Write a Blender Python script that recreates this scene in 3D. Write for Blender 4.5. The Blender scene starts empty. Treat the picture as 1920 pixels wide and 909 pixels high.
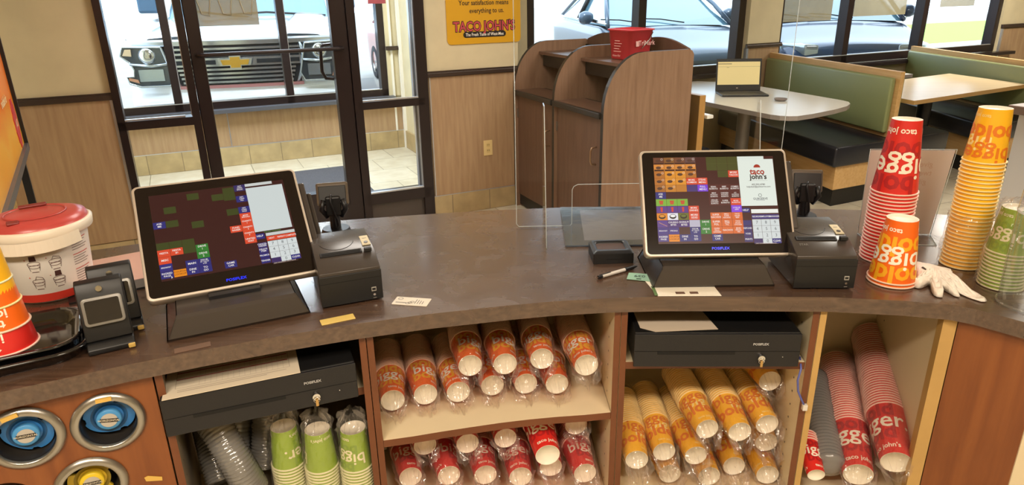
import bpy, bmesh, math, random
from mathutils import Matrix, Vector
from math import pi, sin, cos, radians as R, sqrt, atan2
random.seed(7)
scene = bpy.context.scene
COL = scene.collection

# ---------------------------------------------------------------- camera, world, lights
FPX = 1279.0
dn = Vector((61.0, -3446.0, -FPX)).normalized()
upc = -dn
fw = Vector((0, 0, -1)); fh = (fw - fw.dot(upc) * upc).normalized(); xh = fh.cross(upc)
cam = bpy.data.cameras.new('camera'); camo = bpy.data.objects.new('camera', cam); COL.objects.link(camo)
cam.sensor_fit = 'HORIZONTAL'; cam.sensor_width = 36; cam.lens = 36 * FPX / 1920; cam.clip_start = 0.05; cam.clip_end = 300
camo.matrix_world = Matrix.Translation((0, 0, 1.6)) @ Matrix((xh, fh, upc)).to_4x4()
scene.camera = camo
AZ = R(24.83)
def W(s, t, z=0.0): return Vector((s * cos(AZ) - t * sin(AZ), s * sin(AZ) + t * cos(AZ), z))

world = bpy.data.worlds.new('sky'); scene.world = world; world.use_nodes = True
bg = world.node_tree.nodes['Background']; bg.inputs[0].default_value = (0.74, 0.88, 1.0, 1); bg.inputs[1].default_value = 2.5
def light(kind, name, loc, energy, color, rot=(0, 0, 0), size=1.0, size_y=None):
    l = bpy.data.lights.new(name, kind); l.energy = energy; l.color = color
    o = bpy.data.objects.new(name, l); o.location = loc; o.rotation_euler = rot; COL.objects.link(o)
    if kind == 'AREA':
        l.size = size
        if size_y: l.shape = 'RECTANGLE'; l.size_y = size_y
    return o
su = light('SUN', 'sun', (0, 0, 10), 1.5, (1.0, 0.97, 0.9)); su.data.angle = R(1)
su.rotation_euler = (Vector((0.25, 0.55, -1.0))).to_track_quat('-Z', 'Y').to_euler()
WARM = (1.0, 0.85, 0.68)
light('AREA', 'ceiling_lamp_kitchen', (-0.8, -0.5, 2.68), 44, WARM, size=1.1, size_y=0.3)
light('AREA', 'ceiling_lamp_kitchen', (0.9, -0.5, 2.68), 44, WARM, size=1.1, size_y=0.3)
light('AREA', 'ceiling_lamp_lobby', W(1.1, 3.2, 2.68), 24, (1, 0.93, 0.84), size=1.2, size_y=0.6)
light('AREA', 'ceiling_lamp_dining', W(3.4, 1.6, 2.68), 50, (1, 0.94, 0.84), size=1.2, size_y=0.6)
light('AREA', 'ceiling_lamp_dining', W(7.6, 4.0, 2.68), 70, (1, 0.94, 0.84), size=1.2, size_y=0.6)
light('AREA', 'vestibule_daylight_fill', W(0.6, 6.0, 2.68), 75, (0.86, 0.94, 1.0), size=0.8)  # added area light, stands in for daylight filling the vestibule
scene.view_settings.view_transform = 'Standard'; scene.view_settings.look = 'None'
scene.view_settings.gamma = 1.0; scene.view_settings.exposure = 0.56
scene.view_settings.use_curve_mapping = False
try:
    scene.cycles.max_bounces = 10; scene.cycles.transparent_max_bounces = 24; scene.cycles.diffuse_bounces = 4
    scene.cycles.glossy_bounces = 4; scene.cycles.caustics_reflective = False; scene.cycles.caustics_refractive = False
    scene.cycles.sample_clamp_indirect = 4.0
    scene.cycles.use_denoising = True
except Exception: pass

# ---------------------------------------------------------------- materials
def lin(h):
    h = h.lstrip('#'); v = [int(h[i:i + 2], 16) / 255 for i in (0, 2, 4)]
    return tuple((c / 12.92 if c <= .04045 else ((c + .055) / 1.055) ** 2.4) for c in v) + (1.0,)
MATS = {}
def mat(name, col, rough=0.5, metal=0.0, emit=0.0, var=0.0, scale=20.0, stretch=(1, 1, 1), bump=0.0, coat=0.0, alpha=1.0, spec=0.5, trans=0.0, rot=0.0):
    if name in MATS: return MATS[name]
    m = bpy.data.materials.new(name); m.use_nodes = True; nt = m.node_tree; b = nt.nodes['Principled BSDF']
    c = lin(col); b.inputs['Base Color'].default_value = c; b.inputs['Roughness'].default_value = rough; b.inputs['Metallic'].default_value = metal
    b.inputs['Coat Weight'].default_value = coat; b.inputs['Coat Roughness'].default_value = 0.08
    b.inputs['Specular IOR Level'].default_value = spec
    b.inputs['Alpha'].default_value = alpha; b.inputs['Transmission Weight'].default_value = trans
    if emit: b.inputs['Emission Color'].default_value = c; b.inputs['Emission Strength'].default_value = emit
    if var or bump:
        tc = nt.nodes.new('ShaderNodeTexCoord'); mp = nt.nodes.new('ShaderNodeMapping'); mp.inputs['Scale'].default_value = stretch
        mp.inputs['Rotation'].default_value = (0, 0, rot)
        nz = nt.nodes.new('ShaderNodeTexNoise'); nz.inputs['Scale'].default_value = scale; nz.inputs['Detail'].default_value = 5
        nt.links.new(tc.outputs['Object'], mp.inputs[0]); nt.links.new(mp.outputs[0], nz.inputs[0])
        if var:
            rp = nt.nodes.new('ShaderNodeValToRGB')
            rp.color_ramp.elements[0].position = .3; rp.color_ramp.elements[1].position = .7
            rp.color_ramp.elements[0].color = tuple(max(0, x * (1 - var)) for x in c[:3]) + (1,)
            rp.color_ramp.elements[1].color = tuple(min(1, x * (1 + var)) for x in c[:3]) + (1,)
            nt.links.new(nz.outputs[0], rp.inputs[0]); nt.links.new(rp.outputs[0], b.inputs['Base Color'])
        if bump:
            bp = nt.nodes.new('ShaderNodeBump'); bp.inputs['Strength'].default_value = bump; bp.inputs['Distance'].default_value = 0.01
            nt.links.new(nz.outputs[0], bp.inputs['Height']); nt.links.new(bp.outputs[0], b.inputs['Normal'])
    MATS[name] = m; return m
def brick(name, c1, c2, mortar, w, h, rough=0.4, off=0.5, axes='xy', msize=0.012):
    m = bpy.data.materials.new(name); m.use_nodes = True; nt = m.node_tree; b = nt.nodes['Principled BSDF']
    tc = nt.nodes.new('ShaderNodeTexCoord'); sx = nt.nodes.new('ShaderNodeSeparateXYZ'); cx = nt.nodes.new('ShaderNodeCombineXYZ')
    br = nt.nodes.new('ShaderNodeTexBrick'); br.inputs['Scale'].default_value = 1; br.inputs['Brick Width'].default_value = w; br.inputs['Row Height'].default_value = h
    br.inputs['Mortar Size'].default_value = msize * .3; br.offset = off
    br.inputs['Color1'].default_value = lin(c1); br.inputs['Color2'].default_value = lin(c2); br.inputs['Mortar'].default_value = lin(mortar)
    nt.links.new(tc.outputs['Object'], sx.inputs[0])
    nt.links.new(sx.outputs['XYZ'.index(axes[0].upper())], cx.inputs[0]); nt.links.new(sx.outputs['XYZ'.index(axes[1].upper())], cx.inputs[1])
    nt.links.new(cx.outputs[0], br.inputs[0])
    nz = nt.nodes.new('ShaderNodeTexNoise'); nz.inputs['Scale'].default_value = 9; nz.inputs['Detail'].default_value = 6
    nt.links.new(tc.outputs['Object'], nz.inputs[0])
    mx = nt.nodes.new('ShaderNodeMixRGB'); mx.blend_type = 'OVERLAY'; mx.inputs[0].default_value = 0.35
    nt.links.new(br.outputs[0], mx.inputs[1]); nt.links.new(nz.outputs[0], mx.inputs[2]); nt.links.new(mx.outputs[0], b.inputs['Base Color'])
    b.inputs['Roughness'].default_value = rough
    MATS[name] = m; return m
def wood(name, c1, c2, rough=0.45, scale=6.0, axis='z', coat=0.0):
    m = bpy.data.materials.new(name); m.use_nodes = True; nt = m.node_tree; b = nt.nodes['Principled BSDF']
    tc = nt.nodes.new('ShaderNodeTexCoord'); mp = nt.nodes.new('ShaderNodeMapping')
    mp.inputs['Scale'].default_value = {'z': (9, 9, .7), 'x': (.7, 9, 9), 'y': (9, .7, 9)}[axis]
    nz = nt.nodes.new('ShaderNodeTexNoise'); nz.inputs['Scale'].default_value = scale; nz.inputs['Detail'].default_value = 7; nz.inputs['Distortion'].default_value = .4
    rp = nt.nodes.new('ShaderNodeValToRGB'); rp.color_ramp.elements[0].position = .3; rp.color_ramp.elements[1].position = .7
    rp.color_ramp.elements[0].color = lin(c1); rp.color_ramp.elements[1].color = lin(c2)
    nt.links.new(tc.outputs['Object'], mp.inputs[0]); nt.links.new(mp.outputs[0], nz.inputs[0]); nt.links.new(nz.outputs[0], rp.inputs[0]); nt.links.new(rp.outputs[0], b.inputs['Base Color'])
    b.inputs['Roughness'].default_value = rough; b.inputs['Coat Weight'].default_value = coat
    MATS[name] = m; return m
def film(name, tint, body=0.1, gloss=0.25, rough=0.12, bump=0.0, bscale=60.0):
    """thin clear sheet: mostly transparent, fresnel sheen, a little milky body"""
    m = bpy.data.materials.new(name); m.use_nodes = True; nt = m.node_tree; nt.nodes.remove(nt.nodes['Principled BSDF'])
    out = nt.nodes['Material Output']
    tr = nt.nodes.new('ShaderNodeBsdfTransparent'); tr.inputs[0].default_value = lin(tint)
    df = nt.nodes.new('ShaderNodeBsdfDiffuse'); df.inputs[0].default_value = (.85, .83, .8, 1)
    gl = nt.nodes.new('ShaderNodeBsdfGlossy'); gl.inputs['Roughness'].default_value = rough
    m1 = nt.nodes.new('ShaderNodeMixShader'); m1.inputs[0].default_value = body
    nt.links.new(tr.outputs[0], m1.inputs[1]); nt.links.new(df.outputs[0], m1.inputs[2])
    fr = nt.nodes.new('ShaderNodeLayerWeight'); pw = nt.nodes.new('ShaderNodeMath'); pw.operation = 'POWER'; pw.inputs[1].default_value = 4.0
    nt.links.new(fr.outputs['Facing'], pw.inputs[0])
    mu = nt.nodes.new('ShaderNodeMath'); mu.operation = 'MULTIPLY_ADD'; mu.inputs[1].default_value = .7; mu.inputs[2].default_value = .03 + gloss * .12; mu.use_clamp = True
    nt.links.new(pw.outputs[0], mu.inputs[0])
    m2 = nt.nodes.new('ShaderNodeMixShader'); nt.links.new(mu.outputs[0], m2.inputs[0])
    nt.links.new(m1.outputs[0], m2.inputs[1]); nt.links.new(gl.outputs[0], m2.inputs[2]); nt.links.new(m2.outputs[0], out.inputs[0])
    if bump:
        tc = nt.nodes.new('ShaderNodeTexCoord'); nz = nt.nodes.new('ShaderNodeTexNoise'); nz.inputs['Scale'].default_value = bscale; nz.inputs['Detail'].default_value = 3
        bp = nt.nodes.new('ShaderNodeBump'); bp.inputs['Strength'].default_value = bump; bp.inputs['Distance'].default_value = .01
        nt.links.new(tc.outputs['Object'], nz.inputs[0]); nt.links.new(nz.outputs[0], bp.inputs['Height'])
        for x in (gl, fr): nt.links.new(bp.outputs[0], x.inputs['Normal'])
    MATS[name] = m; return m

PAINT = mat('cream_wall_paint', '#d6c8a4', .75, var=.06, scale=5, bump=.25)
WAINS = wood('light_oak_laminate', '#a28262', '#b39672', .5, 5)
TILEB = brick('travertine_base_tile', '#b8a37a', '#ad966c', '#85755a', .305, .32, .45, axes='xz')
TILEW = brick('yellow_wall_tile', '#d8bd7c', '#cfb271', '#b09a63', .16, .155, .35, axes='yz')
FLOORM = brick('beige_floor_tile', '#d4cbb6', '#c8bea6', '#8f8772', .45, .45, .3)
RAILM = mat('dark_brown_rail', '#3a2c25', .35)
FRAME = mat('bronze_window_frame', '#2c2222', .3, .3)
ALU = mat('pale_aluminium', '#c9c9cc', .3, .7)
GLASS = film('window_glass', '#f6fbff', .0, -.1, .02)
ACRYL = film('clear_acrylic', '#fcfeff', .0, -.15, .02)
ACEDGE = mat('acrylic_edge', '#dfe6e4', .15, alpha=.75, coat=.5)
BLK = mat('black_plastic', '#16161a', .38, bump=.05, scale=400)
BLKM = mat('matte_black_plastic', '#161617', .45)
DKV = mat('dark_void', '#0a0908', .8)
GREYP = mat('dark_grey_plastic', '#3f3935', .26)
SILV = mat('silver_plastic', '#c8bcae', .3, .3)
STEEL = mat('brushed_steel', '#a9a6a0', .28, .9, var=.08, scale=6)
CHROME = mat('chrome', '#d8d8d8', .12, 1)
WHITE = mat('white_plastic', '#f1ece2', .35)
PAPER = mat('white_paper', '#e9e2d2', .8)
BEIGE = mat('cream_melamine', '#e6d5b2', .55, var=.03, scale=3)
CHERRY = wood('cherry_laminate', '#77401c', '#8c5226', .38, 4, 'x')
CHERRYV = wood('cherry_panel', '#77401d', '#8e5328', .4, 4, 'z')
CHERRYD = mat('brown_edge_band', '#6f3f22', .45, var=.1, scale=8)
LOAK = wood('pale_oak', '#c99e63', '#d8b27a', .45, 5, 'x')
YOAK = mat('yellow_oak_edge', '#bf9a5c', .5, var=.06, scale=10)
BINW = wood('walnut_laminate', '#80604a', '#94735b', .42, 5, 'z')
BINWD = wood('walnut_laminate_dark', '#5d4234', '#6e5040', .42, 5, 'z')
REDP = mat('red_plastic', '#d93a46', .35, spec=.5)
GREENV = mat('sage_green_vinyl', '#848c5e', .42, bump=.05, scale=150)
BLKV = mat('black_vinyl', '#1f2129', .3, bump=.06, scale=120)
WLAM = mat('white_laminate', '#dcd6cc', .25)

def countertop_mat():
    m = bpy.data.materials.new('brown_wood_grain_countertop'); m.use_nodes = True; nt = m.node_tree; b = nt.nodes['Principled BSDF']
    tc = nt.nodes.new('ShaderNodeTexCoord'); mp = nt.nodes.new('ShaderNodeMapping'); mp.inputs['Scale'].default_value = (2, 90, 40)
    n1 = nt.nodes.new('ShaderNodeTexNoise'); n1.inputs['Scale'].default_value = 2.5; n1.inputs['Detail'].default_value = 6
    nt.links.new(tc.outputs['Object'], mp.inputs[0]); nt.links.new(mp.outputs[0], n1.inputs[0])
    r1 = nt.nodes.new('ShaderNodeValToRGB'); r1.color_ramp.elements[0].color = lin('#432f24'); r1.color_ramp.elements[1].color = lin('#5e4737')
    r1.color_ramp.elements[0].position = .3; r1.color_ramp.elements[1].position = .7
    nt.links.new(n1.outputs[0], r1.inputs[0])
    n2 = nt.nodes.new('ShaderNodeTexNoise'); n2.inputs['Scale'].default_value = 9; n2.inputs['Detail'].default_value = 4; n2.inputs['Distortion'].default_value = 1.2
    nt.links.new(tc.outputs['Object'], n2.inputs[0])
    r2 = nt.nodes.new('ShaderNodeValToRGB'); r2.color_ramp.elements[0].position = .58; r2.color_ramp.elements[1].position = .85
    r2.color_ramp.elements[1].color = (.14, .14, .14, 1)
    nt.links.new(n2.outputs[0], r2.inputs[0])
    mx = nt.nodes.new('ShaderNodeMixRGB'); nt.links.new(r2.outputs[0], mx.inputs[0]); nt.links.new(r1.outputs[0], mx.inputs[1]); mx.inputs[2].default_value = lin('#9c8f85')
    nt.links.new(mx.outputs[0], b.inputs['Base Color'])
    ra = nt.nodes.new('ShaderNodeMapRange'); ra.inputs[3].default_value = .17; ra.inputs[4].default_value = .36
    nt.links.new(n2.outputs[0], ra.inputs[0]); nt.links.new(ra.outputs[0], b.inputs['Roughness'])
    bp = nt.nodes.new('ShaderNodeBump'); bp.inputs['Strength'].default_value = .06; bp.inputs['Distance'].default_value = .002
    nt.links.new(n1.outputs[0], bp.inputs['Height']); nt.links.new(bp.outputs[0], b.inputs['Normal'])
    b.inputs['Specular IOR Level'].default_value = .9; b.inputs['Coat Weight'].default_value = .25; b.inputs['Coat Roughness'].default_value = .12
    MATS['ct'] = m; return m
CTOP = countertop_mat()

# ---------------------------------------------------------------- mesh builder
TXT = {}
def text_mesh(s, bold=0.0, sp=1.0):
    k = (s, bold, sp)
    if k in TXT: return TXT[k]
    c = bpy.data.curves.new('txt', 'FONT'); c.body = s; c.size = 1; c.resolution_u = 2; c.offset = bold; c.space_character = sp
    c.align_x = 'CENTER'; c.align_y = 'CENTER'; c.space_line = .8; c.fill_mode = 'BOTH'
    o = bpy.data.objects.new('txt', c); me = o.to_mesh()
    vs = [tuple(v.co) for v in me.vertices]; fs = [tuple(p.vertices) for p in me.polygons if p.normal.z > 0 or True]
    o.to_mesh_clear(); bpy.data.objects.remove(o); bpy.data.curves.remove(c)
    TXT[k] = (vs, fs); return TXT[k]
def chaikin(pts, n=1, closed=True):
    for _ in range(n):
        q = []
        for i in range(len(pts)):
            a, b = pts[i], pts[(i + 1) % len(pts)]
            q.append(tuple(a[k] * .75 + b[k] * .25 for k in range(len(a)))); q.append(tuple(a[k] * .25 + b[k] * .75 for k in range(len(a))))
        pts = q
    return pts
def rrect(x0, y0, x1, y1, r, n=5):
    out = []
    for cx, cy, a0 in ((x1 - r, y1 - r, 0), (x0 + r, y1 - r, 90), (x0 + r, y0 + r, 180), (x1 - r, y0 + r, 270)):
        for i in range(n + 1):
            a = R(a0 + 90 * i / n); out.append((cx + r * cos(a), cy + r * sin(a)))
    return out
class MB:
    def __init__(s): s.v = []; s.f = []; s.m = []; s.sm = []; s.mats = []
    def mi(s, m):
        if m not in s.mats: s.mats.append(m)
        return s.mats.index(m)
    def add(s, vs, fs, m, M=None, smooth=False):
        o = len(s.v)
        for v in vs:
            v = Vector(v); s.v.append(tuple(M @ v) if M is not None else tuple(v))
        k = s.mi(m)
        for f in fs: s.f.append(tuple(i + o for i in f)); s.m.append(k); s.sm.append(smooth)
        return s
    def box(s, x0, x1, y0, y1, z0, z1, m, M=None, bev=0.0, skip=()):
        if bev:
            bm = bmesh.new(); bmesh.ops.create_cube(bm, size=1)
            bmesh.ops.scale(bm, vec=(x1 - x0, y1 - y0, z1 - z0), verts=bm.verts); bmesh.ops.translate(bm, vec=((x0 + x1) / 2, (y0 + y1) / 2, (z0 + z1) / 2), verts=bm.verts)
            bmesh.ops.bevel(bm, geom=bm.edges[:], offset=bev, segments=2, profile=.5, affect='EDGES')
            return s.bm(bm, m, M)
        v = [(x0, y0, z0), (x1, y0, z0), (x1, y1, z0), (x0, y1, z0), (x0, y0, z1), (x1, y0, z1), (x1, y1, z1), (x0, y1, z1)]
        return s.add(v, [(0, 3, 2, 1), (4, 5, 6, 7), (0, 1, 5, 4), (1, 2, 6, 5), (2, 3, 7, 6), (3, 0, 4, 7)], m, M)
    def bm(s, bm, m, M=None, smooth=False):
        bm.verts.index_update(); s.add([v.co.copy() for v in bm.verts], [tuple(v.index for v in f.verts) for f in bm.faces], m, M, smooth); bm.free(); return s
    def prism(s, poly, z0, z1, m, M=None, side=None, bev=0.0):
        n = len(poly)
        a = sum(poly[i][0] * poly[(i + 1) % n][1] - poly[(i + 1) % n][0] * poly[i][1] for i in range(n))
        if a < 0: poly = poly[::-1]
        if bev:
            bm = bmesh.new(); vs = [bm.verts.new((p[0], p[1], z0)) for p in poly] ; ft = bm.faces.new(vs)
            r = bmesh.ops.extrude_face_region(bm, geom=[ft]); bmesh.ops.translate(bm, vec=(0, 0, z1 - z0), verts=[e for e in r['geom'] if isinstance(e, bmesh.types.BMVert)])
            bmesh.ops.recalc_face_normals(bm, faces=bm.faces[:])
            ed = [e for e in bm.edges if abs(e.verts[0].co.z - e.verts[1].co.z) < 1e-6 or True and e.calc_face_angle(0) > .5]
            bmesh.ops.bevel(bm, geom=ed, offset=bev, segments=3, profile=.5, affect='EDGES')
            return s.bm(bm, m, M, True)
        s.add([(p[0], p[1], z0) for p in poly] + [(p[0], p[1], z1) for p in poly], [tuple(range(n))[::-1], tuple(range(n, 2 * n))], m, M)
        s.add([(p[0], p[1], z0) for p in poly] + [(p[0], p[1], z1) for p in poly], [(i, (i + 1) % n, n + (i + 1) % n, n + i) for i in range(n)], side or m, M)
        return s
    def lathe(s, prof, m, M=None, seg=32, a0=0.0, a1=2 * pi, smooth=True):
        full = abs(a1 - a0 - 2 * pi) < 1e-6; k = seg if full else seg + 1
        vs = []; fs = []
        for i in range(k):
            a = a0 + (a1 - a0) * i / seg
            for r, z in prof: vs.append((r * cos(a), r * sin(a), z))
        n = len(prof)
        for i in range(seg):
            j = (i + 1) % k
            for q in range(n - 1):
                fs.append((i * n + q, j * n + q, j * n + q + 1, i * n + q + 1))
        return s.add(vs, fs, m, M, smooth)
    def cyl(s, r, z0, z1, m, M=None, seg=24, r2=None):
        r2 = r if r2 is None else r2
        vs = [(r * cos(2 * pi * i / seg), r * sin(2 * pi * i / seg), z0) for i in range(seg)] + [(r2 * cos(2 * pi * i / seg), r2 * sin(2 * pi * i / seg), z1) for i in range(seg)]
        s.add(vs, [(i, (i + 1) % seg, seg + (i + 1) % seg, seg + i) for i in range(seg)], m, M, True)
        return s.add(vs, [tuple(range(seg))[::-1], tuple(range(seg, 2 * seg))], m, M)
    def tube(s, pts, r, m, M=None, seg=8, rf=None, cap=True):
        pts = [Vector(p) for p in pts]; n = len(pts); vs = []; fs = []; nrm = None
        for i, p in enumerate(pts):
            t = (pts[min(i + 1, n - 1)] - pts[max(i - 1, 0)]).normalized()
            if nrm is None: nrm = t.orthogonal().normalized()
            nrm = (nrm - nrm.dot(t) * t).normalized(); b = t.cross(nrm); rr = rf(i / (n - 1)) if rf else r
            for k in range(seg):
                a = 2 * pi * k / seg; vs.append(p + (nrm * cos(a) + b * sin(a)) * rr)
        for i in range(n - 1):
            for k in range(seg): fs.append((i * seg + k, i * seg + (k + 1) % seg, (i + 1) * seg + (k + 1) % seg, (i + 1) * seg + k))
        if cap: fs.append(tuple(range(seg))[::-1]); fs.append(tuple(range((n - 1) * seg, n * seg)))
        return s.add(vs, fs, m, M, True)
    def grid(s, fn, nu, nv, m, M=None, smooth=True, cu=False):
        vs = [fn(i / nu, j / nv) for i in range(nu + (0 if cu else 1)) for j in range(nv + 1)]; k = nv + 1; nn = nu if cu else nu
        fs = [(i * k + j, ((i + 1) % (nu if cu else nu + 1)) * k + j, ((i + 1) % (nu if cu else nu + 1)) * k + j + 1, i * k + j + 1) for i in range(nn) for j in range(nv)]
        return s.add(vs, fs, m, M, smooth)
    def text(s, st, size, m, M, bold=.0, sx=1.0, sp=1.0):
        v, f = text_mesh(st, bold, sp)
        return s.add([(a * size * sx, b * size, 0) for a, b, c in v], f, m, M)
    def rect(s, x0, y0, x1, y1, z, m, M=None):
        return s.add([(x0, y0, z), (x1, y0, z), (x1, y1, z), (x0, y1, z)], [(0, 1, 2, 3)], m, M)
    def data(s, name):
        me = bpy.data.meshes.new(name); me.from_pydata(s.v, [], s.f); 
        for m in s.mats: me.materials.append(m)
        me.polygons.foreach_set('material_index', s.m); me.polygons.foreach_set('use_smooth', s.sm)
        me.update(); return me
    def build(s, name, parent=None, loc=None, rz=None, label=None, mw=None):
        o = bpy.data.objects.new(name, s.data(name)); COL.objects.link(o)
        if parent is not None: o.parent = parent
        if loc is not None: o.location = loc
        if rz is not None: o.rotation_euler = (0, 0, rz)
        if mw is not None: o.matrix_world = mw
        if label: o['label'] = label
        return o
def tag(o, label=None, cat=None, group=None, kind=None):
    if label: o['label'] = label
    if cat: o['category'] = cat
    if group: o['group'] = group
    if kind: o['kind'] = kind
    return o
def thing(name, label, cat, loc=(0, 0, 0), rz=0.0, group=None, rot=None):
    o = bpy.data.objects.new(name, None); o.empty_display_size = .05; COL.objects.link(o); o.location = loc
    o.rotation_euler = rot if rot else (0, 0, rz)
    return tag(o, label, cat, group)
def struct(name, mb, rz=None, loc=None, label=None):
    o = mb.build(name, None, loc, rz); o['kind'] = 'structure'
    if label: o['label'] = label
    return o
def fr(loc=(0, 0, 0), rx=0.0, ry=0.0, rz=0.0):
    return Matrix.Translation(loc) @ Matrix.Rotation(rz, 4, 'Z') @ Matrix.Rotation(ry, 4, 'Y') @ Matrix.Rotation(rx, 4, 'X')
def flat(loc, rz=0.0): return fr(loc, 0, 0, rz)            # text lying on a table
def wallM(loc, rz=0.0): return Matrix.Translation(loc) @ Matrix.Rotation(rz, 4, 'Z') @ Matrix.Rotation(pi / 2, 4, 'X')   # local xy -> x,z facing -y

# ================================================================ THE BUILDING
def sw(name, boxes, label=None):            # boxes in wall coordinates (s, t, z)
    b = MB()
    for q in boxes:
        if len(q) == 7: b.box(*q)
    return struct(name, b, rz=AZ, label=label)
TD, TB, TW = 4.70, 4.84, 5.25     # lobby wall face, its back, dining window wall face
sw('floor', [(-3.6, 12.0, -3.5, 7.2, -.06, 0, FLOORM)])
sw('ceiling', [(-3.6, 12.0, -3.5, 7.5, 2.72, 2.82, mat('white_ceiling', '#e6ddca', .8))])
sw('wall_left', [(-1.13, -1.01, 2.6, TD, 0.52, 2.72, PAINT), (-1.13, -1.01, 2.6, TD, 0, .52, TILEW), (-3.6, -1.13, 2.6, 2.72, 0, 2.72, PAINT)])
sw('wall_kitchen', [(-3.6, 12.0, -3.62, -3.5, 0, 2.72, PAINT), (-3.72, -3.6, -3.62, 2.72, 0, 2.72, PAINT)])
sw('wall_right', [(12.0, 12.12, -3.5, 5.4, 0, 2.72, PAINT)])
sw('wall_back', [(-1.13, -.41, TD, TB, 0, 2.72, PAINT), (1.53, 2.25, TD, TB, 0, 2.72, PAINT), (2.15, 2.25, TB, 7.2, 0, 2.72, PAINT),
                 (-.41, 1.53, TD, TB, 2.3, 2.72, PAINT)])
sw('trim_1', [(-1.01, -.425, TD - .012, TD, .16, 1.03, WAINS)])
sw('trim_2', [(1.545, 2.25, TD - .012, TD, .16, 1.03, WAINS)])
sw('baseboard_left', [(-1.01, -.42, TD - .02, TD, 0, .155, TILEB)])
sw('baseboard_back', [(1.515, 2.25, TD - .02, TD, 0, .155, TILEB)])
def rail(name, s0, s1, t, z):
    b = MB(); b.box(s0, s1, t - .03, t, z - .022, z + .008, RAILM, bev=.004); b.box(s0, s1, t - .02, t, z + .008, z + .018, RAILM)
    return struct(name, b, rz=AZ)
rail('trim_3', -1.01, -.405, TD, 1.05); rail('trim_4', 1.49, 2.25, TD, 1.05)
sw('trim_5', [(-.428, -.414, TD - .016, TD, .155, 1.03, ALU), (1.515, 1.529, TD - .016, TD, .155, 1.03, ALU), (1.548, 1.556, TD - .015, TD, .155, 1.03, ALU),
              (-1.01, 2.25, TD - .016, TD - .011, .155, .161, ALU) ][0:3])
sw('trim_6', [(1.53, 2.25, TD - .016, TD, .153, .161, ALU)])
# vestibule
T2 = 7.2
sw('wall_vestibule', [(-1.3, 2.15, T2, T2 + .16, .0, .56, PAINT), (-1.3, 2.15, T2, T2 + .16, 2.3, 2.72, PAINT), (1.93, 2.15, T2, T2 + .16, .5, 2.4, PAINT),
                      (-1.3, -1.2, TB, T2, 0, 2.72, PAINT), (2.08, 2.15, TB, T2, 0, 2.72, PAINT), (-1.3, -1.0, T2, T2 + .16, .5, 2.4, PAINT)])
sw('trim_7', [(-1.2, 2.08, T2 - .012, T2, .19, .53, WAINS)])
sw('baseboard_vestibule', [(-1.2, 2.08, T2 - .02, T2, 0, .186, TILEB), (2.06, 2.08, 5.2, T2, 0, .186, TILEB)])
sw('trim_8', [(-1.2, 2.08, T2 - .016, T2, .186, .194, ALU), (.30, .308, T2 - .015, T2, .19, .53, ALU), (1.62, 1.628, T2 - .015, T2, .19, .53, ALU),
              (1.97, 1.99, T2 - .02, T2, .19, 2.3, WHITE), (2.05, 2.08, T2 - .06, T2 - .02, 0, 2.3, WHITE)])
rail('trim_9', 1.92, 2.06, T2 - .02, 1.05)
sw('trim_10', [(-1.2, 1.97, T2 - .10, T2, .53, .565, mat('grey_sill', '#55565c', .35))])
def wframe(name, s0, s1, t, z0, z1, muls, d=.11, w=.05, mid=None):
    b = MB(); b.box(s0, s0 + w, t, t + d, z0, z1, FRAME); b.box(s1 - w, s1, t, t + d, z0, z1, FRAME)
    b.box(s0, s1, t, t + d, z0, z0 + w, FRAME); b.box(s0, s1, t, t + d, z1 - w, z1, FRAME)
    for m_ in muls: b.box(m_ - w / 2, m_ + w / 2, t, t + d, z0, z1, FRAME); b.box(m_ + w / 2, m_ + w / 2 + .006, t + .01, t + .05, z0, z1, ALU)
    for e in ([s0 + w] + [m_ + w / 2 for m_ in muls]): b.box(e, e + .005, t + .012, t + .04, z0 + w, z1 - w, ALU)
    b.box(s0 + w, s1 - w, t - .004, t + .02, z0 + w, z0 + w + .008, ALU)
    o = struct(name, b, rz=AZ)
    g = MB(); e = [s0 + w / 2] + list(muls) + [s1 - w / 2]
    for i in range(len(e) - 1): g.rect(e[i], z0 + .02, e[i + 1], z1 - .02, 0, GLASS, wallM((0, t + d * .6, 0)))
    go = g.build('window_glass', o); go['kind'] = 'structure'
    return o
wframe('window_1', -1.0, 1.93, T2 + .02, .56, 2.3, [-.10, .925], w=.07)
# dining window wall
TP = TW
sw('wall_dining', [(2.25, 12.0, TP, TP + .16, 0, .78, PAINT), (4.95, 5.36, TP - .03, TP + .16, .78, 2.72, PAINT), (8.92, 12.0, TP, TP + .16, .78, 2.72, PAINT), (2.25, 12, TP, TP + .16, 2.3, 2.72, PAINT),
                   (2.25, 2.60, TP, TP + .16, .7, 2.4, PAINT), (2.15, 2.25, TB, TP, 0, 2.72, PAINT)])
sw('trim_11', [(4.96, 5.35, TP - .045, TP - .03, .16, 1.03, WAINS), (8.97, 12, TP - .015, TP, .16, 1.06, WAINS), (4.945, 4.96, TP - .05, TP, .16, 1.03, ALU), (8.93, 8.96, TP - .02, TP, .1, 1.06, ALU)])
rail('trim_12', 4.93, 5.38, TP - .03, 1.05); rail('trim_13', 8.92, 12, TP, 1.09)
sw('trim_14', [(2.3, 4.95, TP - .08, TP, .78, .815, FRAME), (5.36, 9.15, TP - .10, TP, .765, .80, FRAME)])
wframe('window_2', 2.60, 4.95, TP + .03, .80, 2.3, [3.76], w=.08)
wframe('window_3', 5.36, 8.92, TP + .03, .80, 2.3, [6.37, 7.56], w=.08)

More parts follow.
